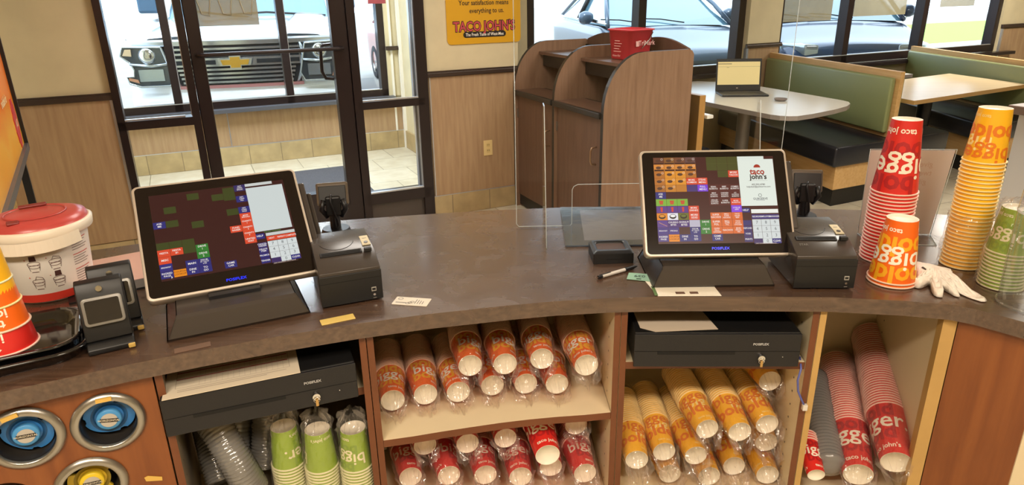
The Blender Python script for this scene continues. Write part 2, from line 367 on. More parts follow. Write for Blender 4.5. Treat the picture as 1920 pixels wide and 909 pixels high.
# storefront frame + door (s -0.41 .. 1.53)
b = MB(); t0, t1 = TD - .04, TD + .07
for s0, s1 in ((-.41, -.37), (-.0, .045), (1.005, 1.06), (1.455, 1.53)): b.box(s0, s1, t0, t1, 0, 2.3, FRAME)
for s0, s1 in ((-.41, 0), (1.03, 1.5)):
    b.box(s0, s1, t0, t1, .845, .895, FRAME); b.box(s0, s1, t0, t1, .17, .245, FRAME); b.box(s0, s1, t0 + .03, t1 - .03, 0, .17, mat('bronze_kick_panel', '#4a403a', .45)); b.box(s0, s1, t0, t1, 2.24, 2.3, FRAME)
    for z in (.247, .897): b.box(s0 + .03, s1 - .04, t0 + .005, t0 + .03, z, z + .010, ALU)
b.box(1.452, 1.457, t0 + .01, t0 + .05, .25, 2.24, ALU); b.box(1.437, 1.442, t0 + .05, t0 + .09, .25, 2.24, ALU); b.box(-.004, -.0, t0 + .02, t0 + .03, .9, 2.2, ALU)  # pale strips at the right jamb put its silver highlights into colour
b.box(0, 1.05, t0, t1, 2.24, 2.3, FRAME)
struct('trim_15', b, rz=AZ)
g = MB()
for s0, s1 in ((-.38, 0), (1.05, 1.46)):
    g.rect(s0, .24, s1, .86, 0, GLASS, wallM((0, TD + .01, 0))); g.rect(s0, .89, s1, 2.25, 0, GLASS, wallM((0, TD + .01, 0)))
struct('window_4', g, rz=AZ, label='glass sidelights beside the entrance door')
b = MB()
for s0, s1 in ((.047, .125), (.90, 1.003)): b.box(s0, s1, t0 + .01, t1 - .02, .012, 2.235, FRAME, bev=.006)
b.box(.12, .91, t0 + .01, t1 - .02, .012, .30, FRAME); b.box(.12, .91, t0 + .01, t1 - .02, 2.15, 2.235, FRAME)
door = struct('door_1', b, rz=AZ, label='glass entrance door in a dark bronze frame')
g = MB(); g.rect(.12, .29, .91, 2.16, 0, GLASS, wallM((0, TD + .01, 0))); g.build('door_glass', door)['kind'] = 'structure'
g = MB(); g.tube([(.085, t0 + .01, 1.26), (.085, t0 - .05, 1.26), (.11, t0 - .055, 1.26), (.92, t0 - .055, 1.26), (.95, t0 - .05, 1.26), (.95, t0 + .01, 1.26)], .0125, FRAME); g.build('push_bar', door)['kind'] = 'structure'
g = MB(); P_ = [(.945, t1 - .03, 1.27), (.93, t1 + .05, 1.275), (.86, t1 + .05, 1.27), (.845, t1 + .05, 1.24), (.84, t1 + .05, 1.10), (.86, t1 + .05, 1.055), (.93, t1 + .05, 1.045), (.945, t1 - .03, 1.04)]
g.tube(chaikin(P_, 2, False)[:-2] if 0 else P_, .012, FRAME); g.build('pull_handle', door)['kind'] = 'structure'

# mats, posters, signs, outlet
b = MB(); b.box(-.1, 1.30, 5.35, 6.60, .001, .012, mat('charcoal_entrance_mat', '#4b4a50', .95, var=.25, scale=120, bump=.5))
tag(b.build('floor_mat', rz=AZ), 'dark grey entrance mat on the tiles between the doors', 'mat')
CLP = mat('window_poster_back', '#a09a7c', .7, alpha=.72, var=.1, scale=5)
b = MB(); b.box(.10, .47, TD + .004, TD + .009, 1.42, 2.0, CLP)
for i in range(3):
    x = .17 + i * .12; b.tube([(x - .045, TD + .002, 1.9), (x - .05, TD + .002, 1.62), (x - .02, TD + .002, 1.49), (x + .02, TD + .002, 1.48), (x + .035, TD + .002, 1.56), (x + .03, TD + .002, 1.9)], .004, mat('pale_line', '#b9b39a', .6, alpha=.8), seg=6)
tag(b.build('window_poster', rz=AZ), 'poster with wavy outlines, seen from its back, on the entrance door glass', 'poster')
for (s0, s1, z0, lb) in ((5.47, 6.15, 1.245, 'poster back on the dining window pane nearest the pillar'), (6.47, 7.28, 1.27, 'poster back on the middle pane, above the grass strip'), (7.85, 8.45, 1.33, 'poster back on the far right window pane')):
    b = MB(); b.box(s0, s1, TP + .075, TP + .08, z0, 1.9, CLP); tag(b.build('window_poster', rz=AZ), lb, 'poster', 'posters on the dining windows')
b = MB(); b.box(1.17, 1.29, TD + .03, TD + .033, 1.525, 1.66, mat('red_decal', '#c8606a', .5))
o = b.build('window_decal', rz=AZ); tag(o, 'small red decal on the glass of the right sidelight', 'sticker')
YS = mat('golden_sign', '#d9a324', .3, var=.03, scale=3)
t = thing('wall_sign', 'yellow wall sign reading Your satisfaction means everything to us', 'sign', W(1.985, TD - .003, 1.24), AZ)
b = MB(); b.prism(rrect(-.285, 0, .285, .72, .03), 0, .006, YS, wallM((0, 0, 0)))
b.build('sign_panel', t)
b = MB(); Mt = lambda x, z, y=-.0075: wallM((x, y, z))
DT = mat('sign_black', '#1c120c', .5); MR = mat('sign_maroon', '#8c1f2c', .5)
b.text('Your satisfaction means', .046, DT, Mt(.0, .275), .012, .86); b.build('slogan', t); b = MB(); b.text('everything to us.', .046, DT, Mt(.02, .222), .012, .86)
b.build('slogan', t); b = MB(); b.text("TACO JOHN'S", .092, DT, Mt(.0, .115, -.007), .07, .82); b.text("TACO JOHN'S", .092, mat('sign_rose', '#c2454e', .5), Mt(.0, .115, -.0085), .02, .82)
b.build('brand_name', t); b = MB(); b.prism(rrect(-.165, .043, .165, .082, .019), .0065, .008, DT, wallM((0, 0, 0)))
b.text('The Fresh Taste of West-Mex', .030, mat('sign_white', '#f4efe4', .5), Mt(0, .062, -.0095), .014, .80)
b.build('tagline_bar', t)
b = MB(); b.prism(rrect(-.25, .33, .1, .37, .02), .0062, .0068, mat('sign_glint', '#f1d98a', .4), wallM((0, 0, 0))); b.build('painted_glint', t)  # pale band: a glint on the sign, put in as colour
t = thing('wall_outlet', 'almond electrical outlet low on the oak wall panel beside the bins', 'outlet', W(1.982, TD - .013, .48), AZ)
b = MB(); b.box(-.036, .036, -.006, 0, -.058, .058, mat('almond_plate', '#e3c98e', .4), bev=.003); b.build('cover_plate', t)
for z in (-.021, .021):
    b = MB(); b.prism(rrect(-.014, z - .015, .014, z + .015, .008), .006, .008, mat('almond_plate2', '#d9bd80', .4), wallM((0, 0, 0)))
    for x in (-.006, .006): b.rect(x - .0015, z - .002, x + .0015, z + .008, .0085, DKV, wallM((0, 0, 0)))
    b.build('socket', t)
# leaning promotional board, left
def poster_board():
    t = thing('menu_board', 'tall orange promotional board in a black frame left of the door', 'sign', (-2.291, 3.201, 0))
    d = Vector((.514, -.858, 0)); ang = atan2(d.y, d.x)
    # board plane runs from the near corner back towards the viewer's left
    b = MB(); A = Matrix.Rotation(ang, 4, 'Z') @ Matrix.Rotation(pi / 2, 4, 'X')
    for (x, c) in ((0, 0),): pass
    Rr = lambda x0, z0, x1, z1, y, mm: b.rect(x0, z0, x1, z1, y, mm, A)
    OR = bpy.data.materials.new('sunset_print'); OR.use_nodes = True; nt = OR.node_tree; bs = nt.nodes['Principled BSDF']
    tc = nt.nodes.new('ShaderNodeTexCoord'); gr = nt.nodes.new('ShaderNodeSeparateXYZ'); rp = nt.nodes.new('ShaderNodeValToRGB')
    nz = nt.nodes.new('ShaderNodeTexNoise'); nz.inputs['Scale'].default_value = 2; ad = nt.nodes.new('ShaderNodeMath'); ad.operation = 'MULTIPLY_ADD'; ad.inputs[1].default_value = .35
    nt.links.new(tc.outputs['Generated'], gr.inputs[0]); nt.links.new(tc.outputs['Object'], nz.inputs[0])
    nt.links.new(nz.outputs[0], ad.inputs[0]); nt.links.new(gr.outputs[2], ad.inputs[2]); nt.links.new(ad.outputs[0], rp.inputs[0])
    e = rp.color_ramp.elements; e[0].position = .15; e[0].color = lin('#f5a21c'); e[1].position = .95; e[1].color = lin('#e2503c')
    x = rp.color_ramp.elements.new(.4); x.color = lin('#f47f1e'); x = rp.color_ramp.elements.new(.28); x.color = lin('#f6b43c')
    nt.links.new(rp.outputs[0], bs.inputs['Base Color']); bs.inputs['Roughness'].default_value = .25
    b.box(0, 1.6, -.035, -.005, .955, 2.1, OR, Matrix.Rotation(ang, 4, 'Z')); b.build('print', t)
    b = MB(); Mz = Matrix.Rotation(ang, 4, 'Z')
    b.box(-.02, .0, -.05, .01, .93, 2.12, BLKM, Mz); b.box(-.02, 1.6, -.05, .01, .925, .958, mat('steel_edge', '#5c5f66', .35, .6), Mz)
    b.build('frame', t)
    b = MB(); CR = mat('cream_print', '#f7dfa8', .4); RD = mat('crimson_print', '#c32a35', .35)
    # lettering and emblem printed on the face turned to the room
    for q, (x, z, sz, st) in enumerate(((.16, 1.42, .07, '2'), (.40, 1.20, .05, 'available for'), (.42, 1.35, .13, '#2'))):
        b.text(st, sz, CR, Mz @ fr((x, -.003, z), pi / 2, 0, pi), .02)
    b.prism([(cos(a) * .075 * (1 + .12 * (k % 2)) , sin(a) * .10 * (1 + .12 * (k % 2))) for k, a in enumerate([2 * pi * i / 24 for i in range(24)])], -.0015, .0015, RD, Mz @ fr((.13, -.004, 1.07), pi / 2, 0, pi))
    b.text('(ALT)', .04, CR, Mz @ fr((.13, -.001, 1.07), pi / 2, 0, pi), .02)
    b.build('printed_lettering', t)
    b = MB()
    for x in (.1, 1.1): MB().box(x, x + .03, -.04, -.01, .016, .93, BLKM, Mz).box(x - .03, x + .06, -.2, .1, 0, .015, BLKM, Mz).build('leg', t)
poster_board()

# ================================================================ OUTSIDE
sw('ground_parking', [(-20, 40, T2 + .16, 60, -.25, -.06, mat('sunlit_concrete', '#9a978f', .9, var=.05, scale=1.5)), (2.25, 40, TP + .16, T2 + .17, -.25, -.07, MATS['sunlit_concrete'])])
b = MB(); b.box(9.5, 36, 12.8, 19.5, -.06, -.02, mat('bright_grass', '#8fb848', .9, var=.3, scale=60, bump=.6)); tag(b.build('grass_strip', rz=AZ), 'strip of bright green grass beyond the parked cars', 'grass', kind='stuff')
b = MB(); b.box(9.2, 36, 19.52, 19.8, -.06, -.0, mat('kerb', '#cfcabb', .8)); b.box(9.3, 36, 12.5, 12.78, -.06, .0, MATS['kerb']); tag(b.build('road_kerb', rz=AZ), 'pale kerb along both sides of the grass strip', 'kerb')

def car_body(L, Wd, prof, cabin, m, glass, trim, taper=.12):
    """prof: list of (x, ztop) from nose (x=0) to tail (x=L); lower body lofted; x runs backward from the nose"""
    b = MB(); sec = 17
    def pt(u, v):
        x = u * L; i = 0
        while i < len(prof) - 2 and prof[i + 1][0] < x: i += 1
        (xa, za), (xb, zb) = prof[i], prof[i + 1]; f = (x - xa) / max(1e-6, xb - xa); f = f * f * (3 - 2 * f) * .5 + f * .5; zt = za + (zb - za) * f
        e = min(1, min(x, L - x) / .5); hw = Wd / 2 * (1 - taper * (1 - e) ** 2); z0 = .22
        a = v * 2 - 1; s = -1 if a < 0 else 1; a = abs(a)
        if a < .62: y = hw * (a / .62) * .9; z = zt - .035 * (a / .62) ** 2
        elif a < .8: q = (a - .62) / .18; y = hw * (.9 + .1 * sin(q * pi / 2)); z = zt - .035 - .13 * (1 - cos(q * pi / 2))
        else: q = (a - .8) / .2; y = hw * (1 - .03 * q * q); z = zt - .165 - (zt - .165 - z0) * q
        return (x, s * y, z)
    b.grid(pt, 40, 40, m)
    for x in (0, L): 
        n = 20; ps = [pt(x / L, k / n) for k in range(n + 1)]; b.add(ps, [tuple(range(n + 1))], m)
    return b
def wheel(t, x, y, r, w=.22):
    M = fr((x, y, r), pi / 2)
    o = MB().lathe([(r * .62, -w / 2), (r * .93, -w / 2), (r, -w / 3), (r, w / 3), (r * .93, w / 2), (r * .62, w / 2)], mat('tyre_rubber', '#222226', .8), M, 28)
    o = o.build('wheel', t)
    b = MB(); b.cyl(r * .2, -w * .4, w * .45, STEEL, M, 16)
    for k in range(5): b.box(-.03, .03, 0, r * .62, -w * .42, w * .44, STEEL, M @ Matrix.Rotation(2 * pi * k / 5, 4, 'Z'))
    b.lathe([(r * .62, -w / 2), (r * .58, 0), (r * .62, w / 2)], STEEL, M, 24); b.build('wheel_rim', o)
def sedan(loc, ang, paint, label, group=None, cut=False):
    t = thing('car', label, 'car', loc, ang, group)
    L, Wd = 4.7, 1.82
    car_body(L, Wd, [(0, .66), (.15, .78), (1.25, 1.0), (1.6, 1.03), (3.6, 1.05), (4.5, 1.02), (4.7, .9)], None, paint, None, None).build('body', t)
    GL = mat('car_glass', '#5d8496', .04, .0, spec=1.0, coat=1.0)
    def cab(k):
        def f(u, v):
            a = v * 2 - 1; x0 = 1.2; pts = [(1.22, 1.0), (1.95, 1.40), (2.6, 1.46), (3.3, 1.42), (4.1, 1.04)]
            q = u * (len(pts) - 1); i = min(int(q), len(pts) - 2); g = q - i; x = pts[i][0] + (pts[i + 1][0] - pts[i][0]) * g; zt = pts[i][1] + (pts[i + 1][1] - pts[i][1]) * g
            s = -1 if a < 0 else 1; a = abs(a); wb = Wd / 2 * .93; wt = Wd / 2 * .70; h = (zt - 1.0)
            wz = wb + (wt - wb) * min(1, h / .44)
            if a < .6: return (x, s * wz * a / .6, zt - .02 * (a / .6) ** 2 - (1 - k) * .0)
            g = (a - .6) / .4; return (x, s * (wz + (wb - wz) * g), zt - .02 - (h - .02 if h > .02 else 0) * g)
        return f
    b = MB(); b.grid(cab(1), 32, 24, GL); b.build('cabin_glass', t)
    b = MB(); b.prism([(1.98, -.60), (2.05, -.64), (3.3, -.64), (3.4, -.58), (3.4, .58), (3.3, .64), (2.05, .64), (1.98, .60)], 1.405, 1.475, paint, bev=.02); b.build('roof', t)
    b = MB()
    for s in (-1, 1):
        b.tube([(1.2, s * .84, 1.0), (1.6, s * .76, 1.24), (2.0, s * .66, 1.43), (2.6, s * .65, 1.47), (3.3, s * .66, 1.43), (4.15, s * .80, 1.06)], .028, paint, seg=8)
        b.tube([(2.7, s * .66, 1.45), (2.75, s * .86, 1.03)], .035, BLKM, seg=6)
        b.tube([(1.2, s * .865, 1.03), (2.7, s * .89, 1.05), (4.1, s * .86, 1.06)], .012, CHROME, seg=6)
    b.build('pillar_frame', t)
    for s in (-1, 1):
        m = MB(); m.lathe([(0, -.10), (.06, -.085), (.085, -.03), (.085, .03), (.05, .09), (0, .1)], paint, fr((1.65, s * 1.02, 1.10), pi / 2 * s) @ Matrix.Scale(1.0, 4), 16)
        m.tube([(1.65, s * .86, 1.04), (1.65, s * .96, 1.08)], .02, BLKM); m.build('mirror', t)
        h = MB(); h.prism([(.02, s * .45), (.0, s * .62), (.22, s * .86), (.62, s * .915), (.50, s * .80), (.18, s * .60)], .62, .77, mat('headlight_glass', '#aab4ba', .1, .5, coat=1), bev=.025); hl = h.build('headlight', t)
        MB().lathe([(0, .05), (.045, .04), (.06, 0)], CHROME, fr((.12, s * .66, .72), 0, -pi / 2), 16).build('lamp', hl)
        for x in (.85, 3.75): wheel(t, x, s * .80, .33)
    b = MB(); b.prism(rrect(-.42, .38, .42, .62, .08), -.02, .03, BLKM, fr((0, 0, 0), pi / 2, 0, -pi / 2)); 
    for z in (.43, .49, .55): b.box(-.04, -.02, -.38, .38, z, z + .012, CHROME)
    b.build('grille', t)
    b = MB()
    for s in (-.1, .45): b.tube([(1.22, s - .1, 1.03), (1.30, s + .2, 1.075), (1.34, s + .45, 1.085)], .008, BLKM, seg=5)
    b.build('wiper', t)
    return t
# nose direction: local +x runs backward, away from the building
sedan((2.45, 8.75, .02), R(98), mat('silver_blue_paint', '#45586c', .3, .2, coat=.6), 'silver blue sedan parked nose-in outside the window behind the bins').scale = (1.07, 1.07, 1.07)
sedan((4.72, 9.5, -.02), R(79), mat('dark_blue_paint', '#1f3557', .25, .2, coat=.7), 'dark blue sedan parked nose-in outside the window behind the booths').scale = (1.1, 1.1, 1.1)
sedan((-.45, 11.0, -.05), R(112), mat('coral_red_paint', '#b5382f', .25, .3, coat=1), 'red car seen through the right sidelight beside the white truck')

def truck():
    t = thing('pickup_truck', 'white pickup truck with chrome grille parked facing the entrance door', 'truck', (-2.93, 7.62, -.06), R(103))
    t.scale = (1.09, 1.04, 1.09)
    PW = mat('white_car_paint', '#f3f4f6', .18, coat=1)
    CG = mat('chrome_grille', '#c9ced2', .2, .9)
    hw = 1.10
    def hood(u, v):
        x = -.02 + u * 1.5; y = (v * 2 - 1) * hw * (.97 if u < .1 else 1)
        z = 1.12 + .16 * u ** .6 - .05 * abs(v * 2 - 1) ** 3 + .035 * (abs(v * 2 - 1) > .45) * (1 if abs(v * 2 - 1) < .8 else .3)
        return (x + .12 * (v * 2 - 1) ** 2, y, z)
    b = MB(); b.grid(hood, 16, 36, PW)
    def front(u, v):
        y = (u * 2 - 1) * hw; z = .25 + v * .87; x = .12 * (u * 2 - 1) ** 2 - .02 - .05 * sin(v * pi) - (.05 if v < .38 else 0)
        if abs(u * 2 - 1) > .9: x += .10 * ((abs(u * 2 - 1) - .9) / .1) ** 2
        return (x, y, z)
    b.grid(front, 40, 24, PW)
    for s in (-1, 1):
        b.grid(lambda u, v: (.19 + u * 5.2, s * (hw + .0 - .02 * (1 - v) * 0), .35 + v * (.76 + .16 * min(1, u * 4))), 12, 6, PW)
    b.box(1.9, 5.4, -hw, hw, 1.0, 1.28, PW); b.build('body', t)
    b = MB(); GLT = mat('truck_glass', '#5d8496', .05, spec=1, coat=1)
    cabf = [(1.45, 1.26), (2.15, 1.80), (3.6, 1.84), (4.1, 1.26)]
    b.prism([(1.45, 1.26), (2.15, 1.80), (3.6, 1.84), (4.1, 1.26)], -.92, .92, GLT, fr((0, 0, 0), pi / 2)); b.build('cabin_glass', t)
    b = MB(); b.box(2.1, 3.65, -.9, .9, 1.80, 1.88, PW, bev=.03)
    for s in (-1, 1): b.tube([(1.42, s * .98, 1.26), (2.12, s * .88, 1.84), (3.65, s * .88, 1.86), (4.2, s * .95, 1.26)], .05, PW)
    b.build('roof', t)
    b = MB(); b.tube([(1.40, -.9, 1.27), (1.44, -.2, 1.32), (1.42, .3, 1.30)], .012, BLKM); b.tube([(1.40, .0, 1.27), (1.46, .6, 1.34)], .012, BLKM); b.build('wiper', t)
    # grille
    fx = lambda y: .12 * (y / hw) ** 2
    def strip(b, z0, z1, y0, y1, dx, m, n=12):
        b.grid(lambda u, v: (fx(y0 + (y1 - y0) * u) - dx, y0 + (y1 - y0) * u, z0 + (z1 - z0) * v), n, 1, m)
        b.grid(lambda u, v: (fx(y0 + (y1 - y0) * u) - dx * v, y0 + (y1 - y0) * u, z1), n, 1, m); b.grid(lambda u, v: (fx(y0 + (y1 - y0) * u) - dx * v, y0 + (y1 - y0) * u, z0), n, 1, m)
    b = MB(); strip(b, .69, 1.08, -.62, .62, .085, mat('grille_black', '#15161a', .5)); g = b.build('grille', t)
    b = MB()
    strip(b, 1.065, 1.105, -1.02, 1.02, .11, CG)
    for z in (.705, .745, .785, .825): strip(b, z, z + .020, -.54 - (z - .7) * .3, .54 + (z - .7) * .3, .108, CG)
    strip(b, .865, .945, -.66, .66, .112, CG); strip(b, .885, .925, -.62, -.20, .118, MATS['grille_black']); strip(b, .885, .925, .20, .62, .118, MATS['grille_black'])
    for z in (.975, 1.02): strip(b, z, z + .02, -.64, .64, .108, CG)
    strip(b, .655, .685, -.64, .64, .10, mat('painted_red_reflection', '#a8706c', .4))  # reddish reflection below the grille, painted on as a coloured strip
    for s in (-1, 1): b.tube([(-.05, s * .64, 1.07), (-.05, s * .67, .9), (-.045, s * .58, .68)], .022, CG, seg=6)
    b.build('grille_bars', g)
    cr = [(-.145, -.03), (-.165, .03), (-.055, .03), (-.055, .062), (.055, .062), (.055, .03), (.165, .03), (.145, -.03), (.055, -.03), (.055, -.062), (-.055, -.062), (-.055, -.03)]
    Mx = fr((-.16, 0, .905), pi / 2, 0, -pi / 2)
    b = MB(); b.prism([(x * 1.0, y * 1.1) for x, y in cr], -.02, .02, CG, Mx); b.prism([(x * .84, y * .80) for x, y in cr], .018, .03, mat('gold_badge', '#c99b3b', .35, .5), Mx)
    b.build('badge', g)
    for s in (-1, 1):
        out = [(.69, 1.06), (1.04, 1.075), (1.07, .99), (1.0, .93), (.97, .86), (.98, .80), (1.05, .80), (1.03, .735), (.93, .70), (.66, .70), (.62, .78)]
        Mh = fr((.055 if 1 else 0, 0, 0), pi / 2, 0, -pi / 2)
        pl = [(-s * y if 0 else s * y, z) for y, z in out]
        h = MB(); h.prism([(s * y, z) for y, z in out], .06, .16, mat('headlamp_housing', '#4c5358', .2, .5, coat=1), Mh)
        hl = h.build('headlight', t)
        h = MB()
        h.lathe([(0, .03), (.05, .035), (.075, .01), (.08, 0)], CHROME, Mh @ fr((s * .83, .985, .16)), 20)
        h.prism([(s * .70, .75), (s * .93, .75), (s * .93, .86), (s * .70, .86)], .16, .175, mat('lamp_silver', '#b8c6cc', .15, .8), Mh)
        h.prism([(s * .97, .985), (s * 1.05, .995), (s * 1.02, 1.05), (s * .965, 1.05)], .16, .17, mat('amber_lamp', '#c9b08c', .3), Mh)
        h.prism([(s * .94, .735), (s * 1.03, .765), (s * 1.03, .79), (s * .95, .77)], .16, .17, mat('amber_lamp2', '#c48a68', .3), Mh)
        h.tube([Mh @ Vector((s * y, z, .165)) for y, z in out + out[:1]], .010, CG, seg=6, cap=False)
        h.tube([Mh @ Vector(p) for p in ((s * .66, .905, .168), (s * .80, .89, .168), (s * 1.0, .915, .165))], .016, CG, seg=6)
        h.build('lamp', hl)
        m = MB(); m.box(1.55, 1.75, s * 1.15 - .12, s * 1.15 + .12, 1.33, 1.55, mat('mirror_shell', '#3f5a70', .3, .3), bev=.03); m.tube([(1.65, s * 1.0, 1.35), (1.65, s * 1.1, 1.40)], .03, BLKM); m.build('mirror', t)
        for x in (1.05, 4.4): wheel(t, x, s * .93, .40, .27)
    b = MB(); b.prism([(-.08, -.95), (-.1, 0), (-.08, .95), (.1, 1.05), (.1, -1.05)], .28, .55, PW, bev=.03); b.build('bumper', t)
truck()

# ================================================================ LOBBY AND DINING FURNITURE
def bins():
    t = thing('waste_station', 'walnut double waste bin cabinet with arched side panels under the window', 'trash bin cabinet', W(2.2, 3.45), AZ)
    EDGE = mat('black_edge_band', '#26211f', .4)
    arc = [(.0, 0.0), (.0, .90)] + [(.27 - .27 * cos(a), .90 + .34 * sin(a)) for a in [pi / 2 * k / 10 for k in range(1, 11)]] + [(.60, 1.24), (.625, 1.232), (.64, 1.21), (.64, 0.0)]
    Mz = lambda y: fr((0, y, 0), pi / 2)
    for i, y in enumerate((.0, .61, 1.22)):
        b = MB(); b.prism(arc, -.015, .015, BINW, Mz(y), side=EDGE); b.build('side_panel', t)
    for i in range(2):
        y0 = .018 + .61 * i; y1 = y0 + .574
        b = MB(); b.box(.02, .04, y0 + .005, y1 - .005, .10, .855, BINWD, bev=.002); d = b.build('door', t)
        hz = .68; hy = y0 + .07
        h = MB(); h.tube([(.02, hy, hz), (-.012, hy, hz - .004), (-.02, hy, hz - .025), (-.02, hy, hz - .085), (-.012, hy, hz - .106), (.02, hy, hz - .11)], .006, mat('bronze_handle', '#9a7a5c', .3, .6)); h.build('handle', d)
        h = MB(); h.box(.012, .02, y1 - .012, y1 - .002, .70, .76, STEEL); h.build('hinge', d)
        b = MB(); b.box(.03, .12, y0, y1, .015, .095, BLKM); b.build('toe_kick', t)
        b = MB(); b.box(-.015, .012, y0 - .004, y1 + .004, .865, .90, EDGE, bev=.005); b.grid(lambda u, v: (.01 + .21 * u, y0 + (y1 - y0) * v, .90 + .0 * u), 2, 2, BINWD); b.box(.012, .22, y0, y1, .87, .895, BINWD); b.build('lip_shelf', t)
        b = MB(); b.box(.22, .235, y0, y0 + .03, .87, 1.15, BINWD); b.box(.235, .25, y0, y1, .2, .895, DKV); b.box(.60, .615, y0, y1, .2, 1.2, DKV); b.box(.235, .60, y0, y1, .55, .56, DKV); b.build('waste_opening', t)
        b = MB(); b.box(.20, .62, y0, y1, 1.145, 1.165, BINWD); b.box(.235, .245, y0, y1, 1.06, 1.145, mat('smoked_flap', '#1a1210', .25)); b.build('tray_shelf', t)
        b = MB(); n = 12; pl = [(y0, 1.165)] + [(y0 + (y1 - y0) * k / n, 1.24 + .055 * sin(pi * k / n)) for k in range(n + 1)] + [(y1, 1.165)]
        b.prism(pl, -.01, .01, BINWD, fr((.628, 0, 0), pi / 2, 0, pi / 2)); b.build('back_panel', t)
bins()
t = thing('bucket', 'red square sanitiser bucket standing on top of the waste bin cabinet', 'bucket', W(2.625, 3.805, 1.167), AZ + R(8))
def sq(r, z, n=40, e=.28):
    return [(r * (abs(cos(a)) ** e) * (1 if cos(a) > 0 else -1), r * (abs(sin(a)) ** e) * (1 if sin(a) > 0 else -1), z) for a in [2 * pi * k / n for k in range(n)]]
def rings(b, rs, m, close=True, M=None):
    n = len(rs[0]); vs = [p for r in rs for p in r]; fs = [(i * n + k, i * n + (k + 1) % n, (i + 1) * n + (k + 1) % n, (i + 1) * n + k) for i in range(len(rs) - 1) for k in range(n)]
    b.add(vs, fs, m, M, True)
    if close: b.add(rs[0], [tuple(range(n))[::-1]], m, M)
b = MB(); rings(b, [sq(.092, 0, e=.4), sq(.096, .005, e=.4), sq(.112, .175, e=.4), sq(.121, .177, e=.4), sq(.121, .185, e=.4), sq(.109, .187, e=.4), sq(.09, .01, e=.4)], REDP); b.build('tub', t)
b = MB(); b.tube([(.085, -.112, .165), (.05, -.120, .12), (-.01, -.118, .07)], .003, STEEL); b.build('wire_handle', t)
b = MB(); PK = mat('pink_print', '#e8b2ac', .5); Mp = fr((0, -.1085, .10), pi / 2 - .09)
b.text('TriMark', .042, PK, Mp @ fr((.035, .0, .003)), .015); b.rect(-.055, -.018, -.03, .014, .003, PK, Mp)
Ms = fr((-.1070, 0, .09), pi / 2 - .09, 0, -pi / 2)
for k in range(7): b.rect(-.03, .055 - k * .016, .04 - .01 * (k % 3), .059 - k * .016, .004, PK, Ms)
b.text('Klean-Pail', .018, PK, Ms @ fr((0, -.065, .003)), .01); b.build('printed_label', t)

def poly_thing(name, poly, z0, z1, m, parent, bev=.0, mb=None, M=None):
    b = mb or MB(); b.prism(poly, z0, z1, m, M, bev=bev)
    return b.build(name, parent) if mb is None else b
def Wq(pts): return [tuple(W(a, c)[:2]) for a, c in pts]
# tables
def pedestal(t, c, r, m, h=.73):
    b = MB(); b.cyl(r, .03, h, m, fr((c[0], c[1], 0)), 24); b.build('column', t)
    b = MB(); b.cyl(.26, 0, .02, BLKM, fr((c[0], c[1], 0)), 32, .25); b.cyl(.10, .02, .05, BLKM, fr((c[0], c[1], 0)), 24, .05); b.build('base', t)
def table(name, label, pts, z, m, edge, col, r, cm, rnd=1):
    c = W(*col); t = thing(name, label, 'table', (c.x, c.y, 0))
    P = [(x - c.x, y - c.y) for x, y in Wq(pts)]
    P = chaikin(P, rnd) if rnd else P
    b = MB(); b.prism(P, z - .032, z, m, side=edge); b.build('tabletop', t); pedestal(t, (0, 0), r, cm)
table('dining_table', 'white topped dining table with rounded corners holding the open laptop', [(3.62, 5.2), (3.60, 3.55), (3.64, 3.42), (3.75, 3.37), (4.28, 3.47), (4.50, 3.60), (4.54, 3.75), (4.60, 5.2)], .76, WLAM, mat('taupe_edge', '#8c837c', .4), (3.98, 4.15), .052, mat('grey_pedestal', '#7c7672', .35, .4), 1)
LAMTOP = wood('light_wood_tabletop', '#d3b88e', '#dfc8a2', .28, 4, 'x')
table('dining_table', 'light wood dining table between the two green booths', [(4.95, 3.42), (6.55, 3.53), (6.74, 4.35), (5.13, 4.22)], .76, LAMTOP, mat('wood_edge', '#b8935c', .5), (5.72, 3.85), .055, mat('black_pedestal', '#1e2026', .35), 0)
table('dining_table', 'small white table glimpsed behind the wood table near the window', [(5.45, 4.52), (6.42, 4.50), (6.50, 5.1), (5.6, 5.15)], .76, WLAM, MATS['taupe_edge'], (6.0, 4.9), .05, MATS['black_pedestal'], 0)
